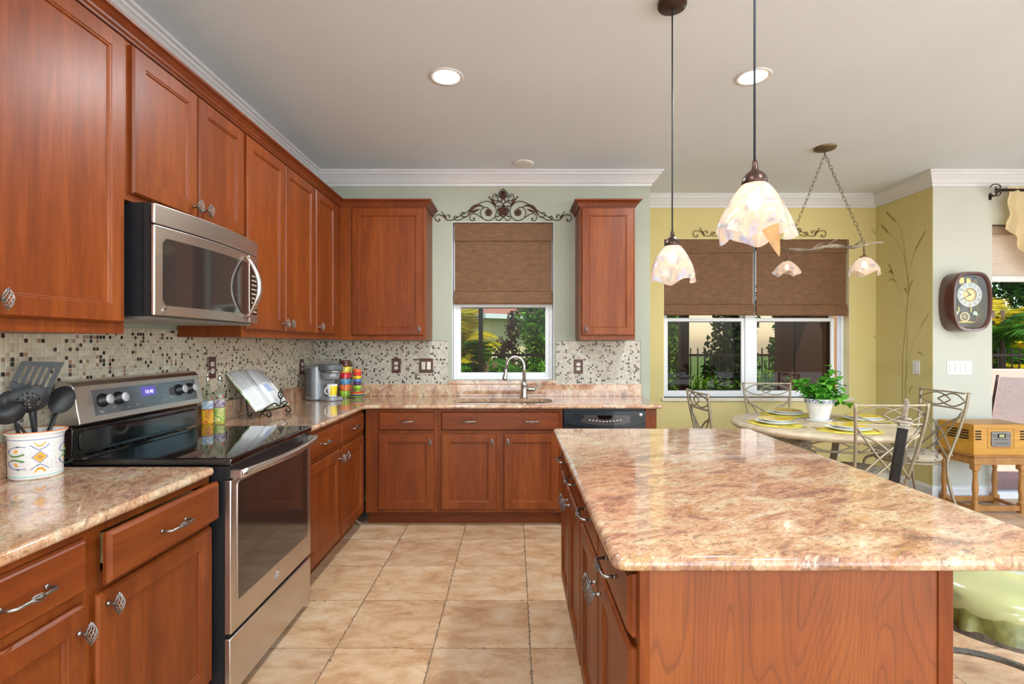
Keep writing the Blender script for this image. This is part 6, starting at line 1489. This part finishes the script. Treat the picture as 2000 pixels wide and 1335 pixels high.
# planting seen through the kitchen window
palm('yellow-green areca palm left of the cage post outside the kitchen window', -0.98, 8.0, 1.6, 30, 1.35, LEAF_Y, 3, 'areca palms outside the kitchen', up=1.25)
palm('green areca palm close behind the cage post outside the kitchen window', -0.42, 7.0, 1.2, 14, 0.75, LEAF_G, 9, 'areca palms outside the kitchen')
bush('garden_tree', 'bright green leafy tree at the right of the kitchen window view', 'tree', 0.40, 9.6, [(0,0,2.0,0.36,0.4,0.75,1500), (0.1,0,1.2,0.33,0.35,0.5,700), (-0.12,0,2.45,0.28,0.3,0.3,400)], LEAF_T, 0.055, 21, [([(0,0,0),(0.05,0,1.2),(0.0,0,2.2)], 0.06)])
bush('garden_tree', 'dark red-leaved small tree in the middle of the kitchen window view', 'tree', -0.02, 10.6, [(0,0,1.6,0.20,0.25,0.55,260), (0.05,0,2.0,0.14,0.2,0.3,70), (-0.25,0,1.35,0.22,0.2,0.25,110)], LEAF_R, 0.055, 22, [([(0,0,0),(0.03,0,1.0),(-0.1,0,2.1)], 0.04)])
bush('shrub', 'low green shrub in front of the fence below the kitchen window view', 'shrub', -0.10, 8.1, [(0,0,0.65,0.35,0.35,0.42,900), (0.5,0,0.75,0.35,0.3,0.45,900)], LEAF_T, 0.05, 23)
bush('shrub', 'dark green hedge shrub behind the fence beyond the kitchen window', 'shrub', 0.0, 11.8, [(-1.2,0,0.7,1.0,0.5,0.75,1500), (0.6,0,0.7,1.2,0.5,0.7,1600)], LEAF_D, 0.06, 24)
# planting seen through the alcove panes
for i, (x, y, mat, n, lab) in enumerate(((2.1, 9.8, LEAF_R, 1700, 'dark red shrub at the far left of the alcove window view'), (3.0, 10.6, LEAF_T, 2400, 'green shrub behind the stand-in rail in the left alcove pane'), (4.1, 9.7, LEAF_D, 2400, 'dark green shrub beside the mullion of the alcove window'), (5.1, 9.3, LEAF_T, 2400, 'bright green shrub left of the brown stand-in post'), (6.6, 10.4, LEAF_T, 2000, 'yellow-green shrub in the slit right of the stand-in panel'), (3.6, 12.5, LEAF_D, 2600, 'tall dark tree behind the shrubs of the alcove view'))):
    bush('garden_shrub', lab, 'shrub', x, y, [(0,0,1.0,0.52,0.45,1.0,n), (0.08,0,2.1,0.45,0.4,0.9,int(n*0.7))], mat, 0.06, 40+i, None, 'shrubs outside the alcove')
bush('garden_shrub', 'low green shrub in front of the fence outside the alcove', 'shrub', 2.8, 8.1, [(-0.6,0,0.5,0.5,0.3,0.5,900), (0.3,0,0.5,0.6,0.3,0.5,1000), (1.3,0,0.55,0.5,0.3,0.55,900)], LEAF_T, 0.05, 61, None, 'shrubs outside the alcove')
# planting and patio seen through the sliding door
palm('green areca palm outside the sliding door, left of the door view', 9.25, 9.9, 1.7, 26, 1.35, LEAF_G, 31, 'palms outside the sliding door')
palm('bright yellow-green palm outside the sliding door, farther right', 10.9, 11.6, 2.2, 26, 1.5, LEAF_Y, 33, 'palms outside the sliding door')
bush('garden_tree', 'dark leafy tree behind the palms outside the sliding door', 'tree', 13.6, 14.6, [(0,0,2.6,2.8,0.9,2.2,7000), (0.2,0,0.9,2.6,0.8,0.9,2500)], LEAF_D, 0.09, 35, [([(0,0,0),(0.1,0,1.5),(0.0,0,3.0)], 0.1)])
t = tag(MB().box(5.4, 14, 8.0, 8.2, -0.1, 0.95).build('patio_wall', PINK, bevel=0.01), 'low pink stucco patio wall outside the sliding door', 'garden wall')
t = thing('reflection_chair', 'dark sling chair outside the sliding door, standing in for a reflection in its glass', 'chair', (6.35, 6.55, -0.1), math.radians(-60))  # sling chair stands in for a reflection in the door glass
SLG = plain('grey_sling_fabric', C(176,158,156), 0.7, var=0.1)
MB().prism([(-0.02, 0.40), (0.02, 0.42), (0.30, 1.00), (0.27, 1.00)], -0.24, 0.24, M=Matrix(((0,0,1,0),(1,0,0,0.20),(0,1,0,0),(0,0,0,1)))).build('back', SLG, t)
MB().prism([(-0.30, 0.42), (0.20, 0.39), (0.20, 0.42), (-0.30, 0.45)], -0.24, 0.24, M=Matrix(((0,0,1,0),(1,0,0,0),(0,1,0,0),(0,0,0,1)))).build('seat', SLG, t)
for sx in (-1, 1):
    MB().tube(smooth_pts([(sx*0.27, 0.50, 1.02), (sx*0.27, 0.32, 0.62), (sx*0.27, 0.18, 0.40), (sx*0.27, -0.30, 0.43)], 4), 0.016, 6).build('side_frame', CAGE, t)
    MB().tube(smooth_pts([(sx*0.28, 0.30, 0.66), (sx*0.30, -0.10, 0.66), (sx*0.30, -0.28, 0.62), (sx*0.28, -0.32, 0.0)], 4), 0.016, 6).build('leg', CAGE, t); MB().tube([(sx*0.27, 0.18, 0.40), (sx*0.28, 0.34, 0.0)], 0.016, 6).build('leg', CAGE, t)
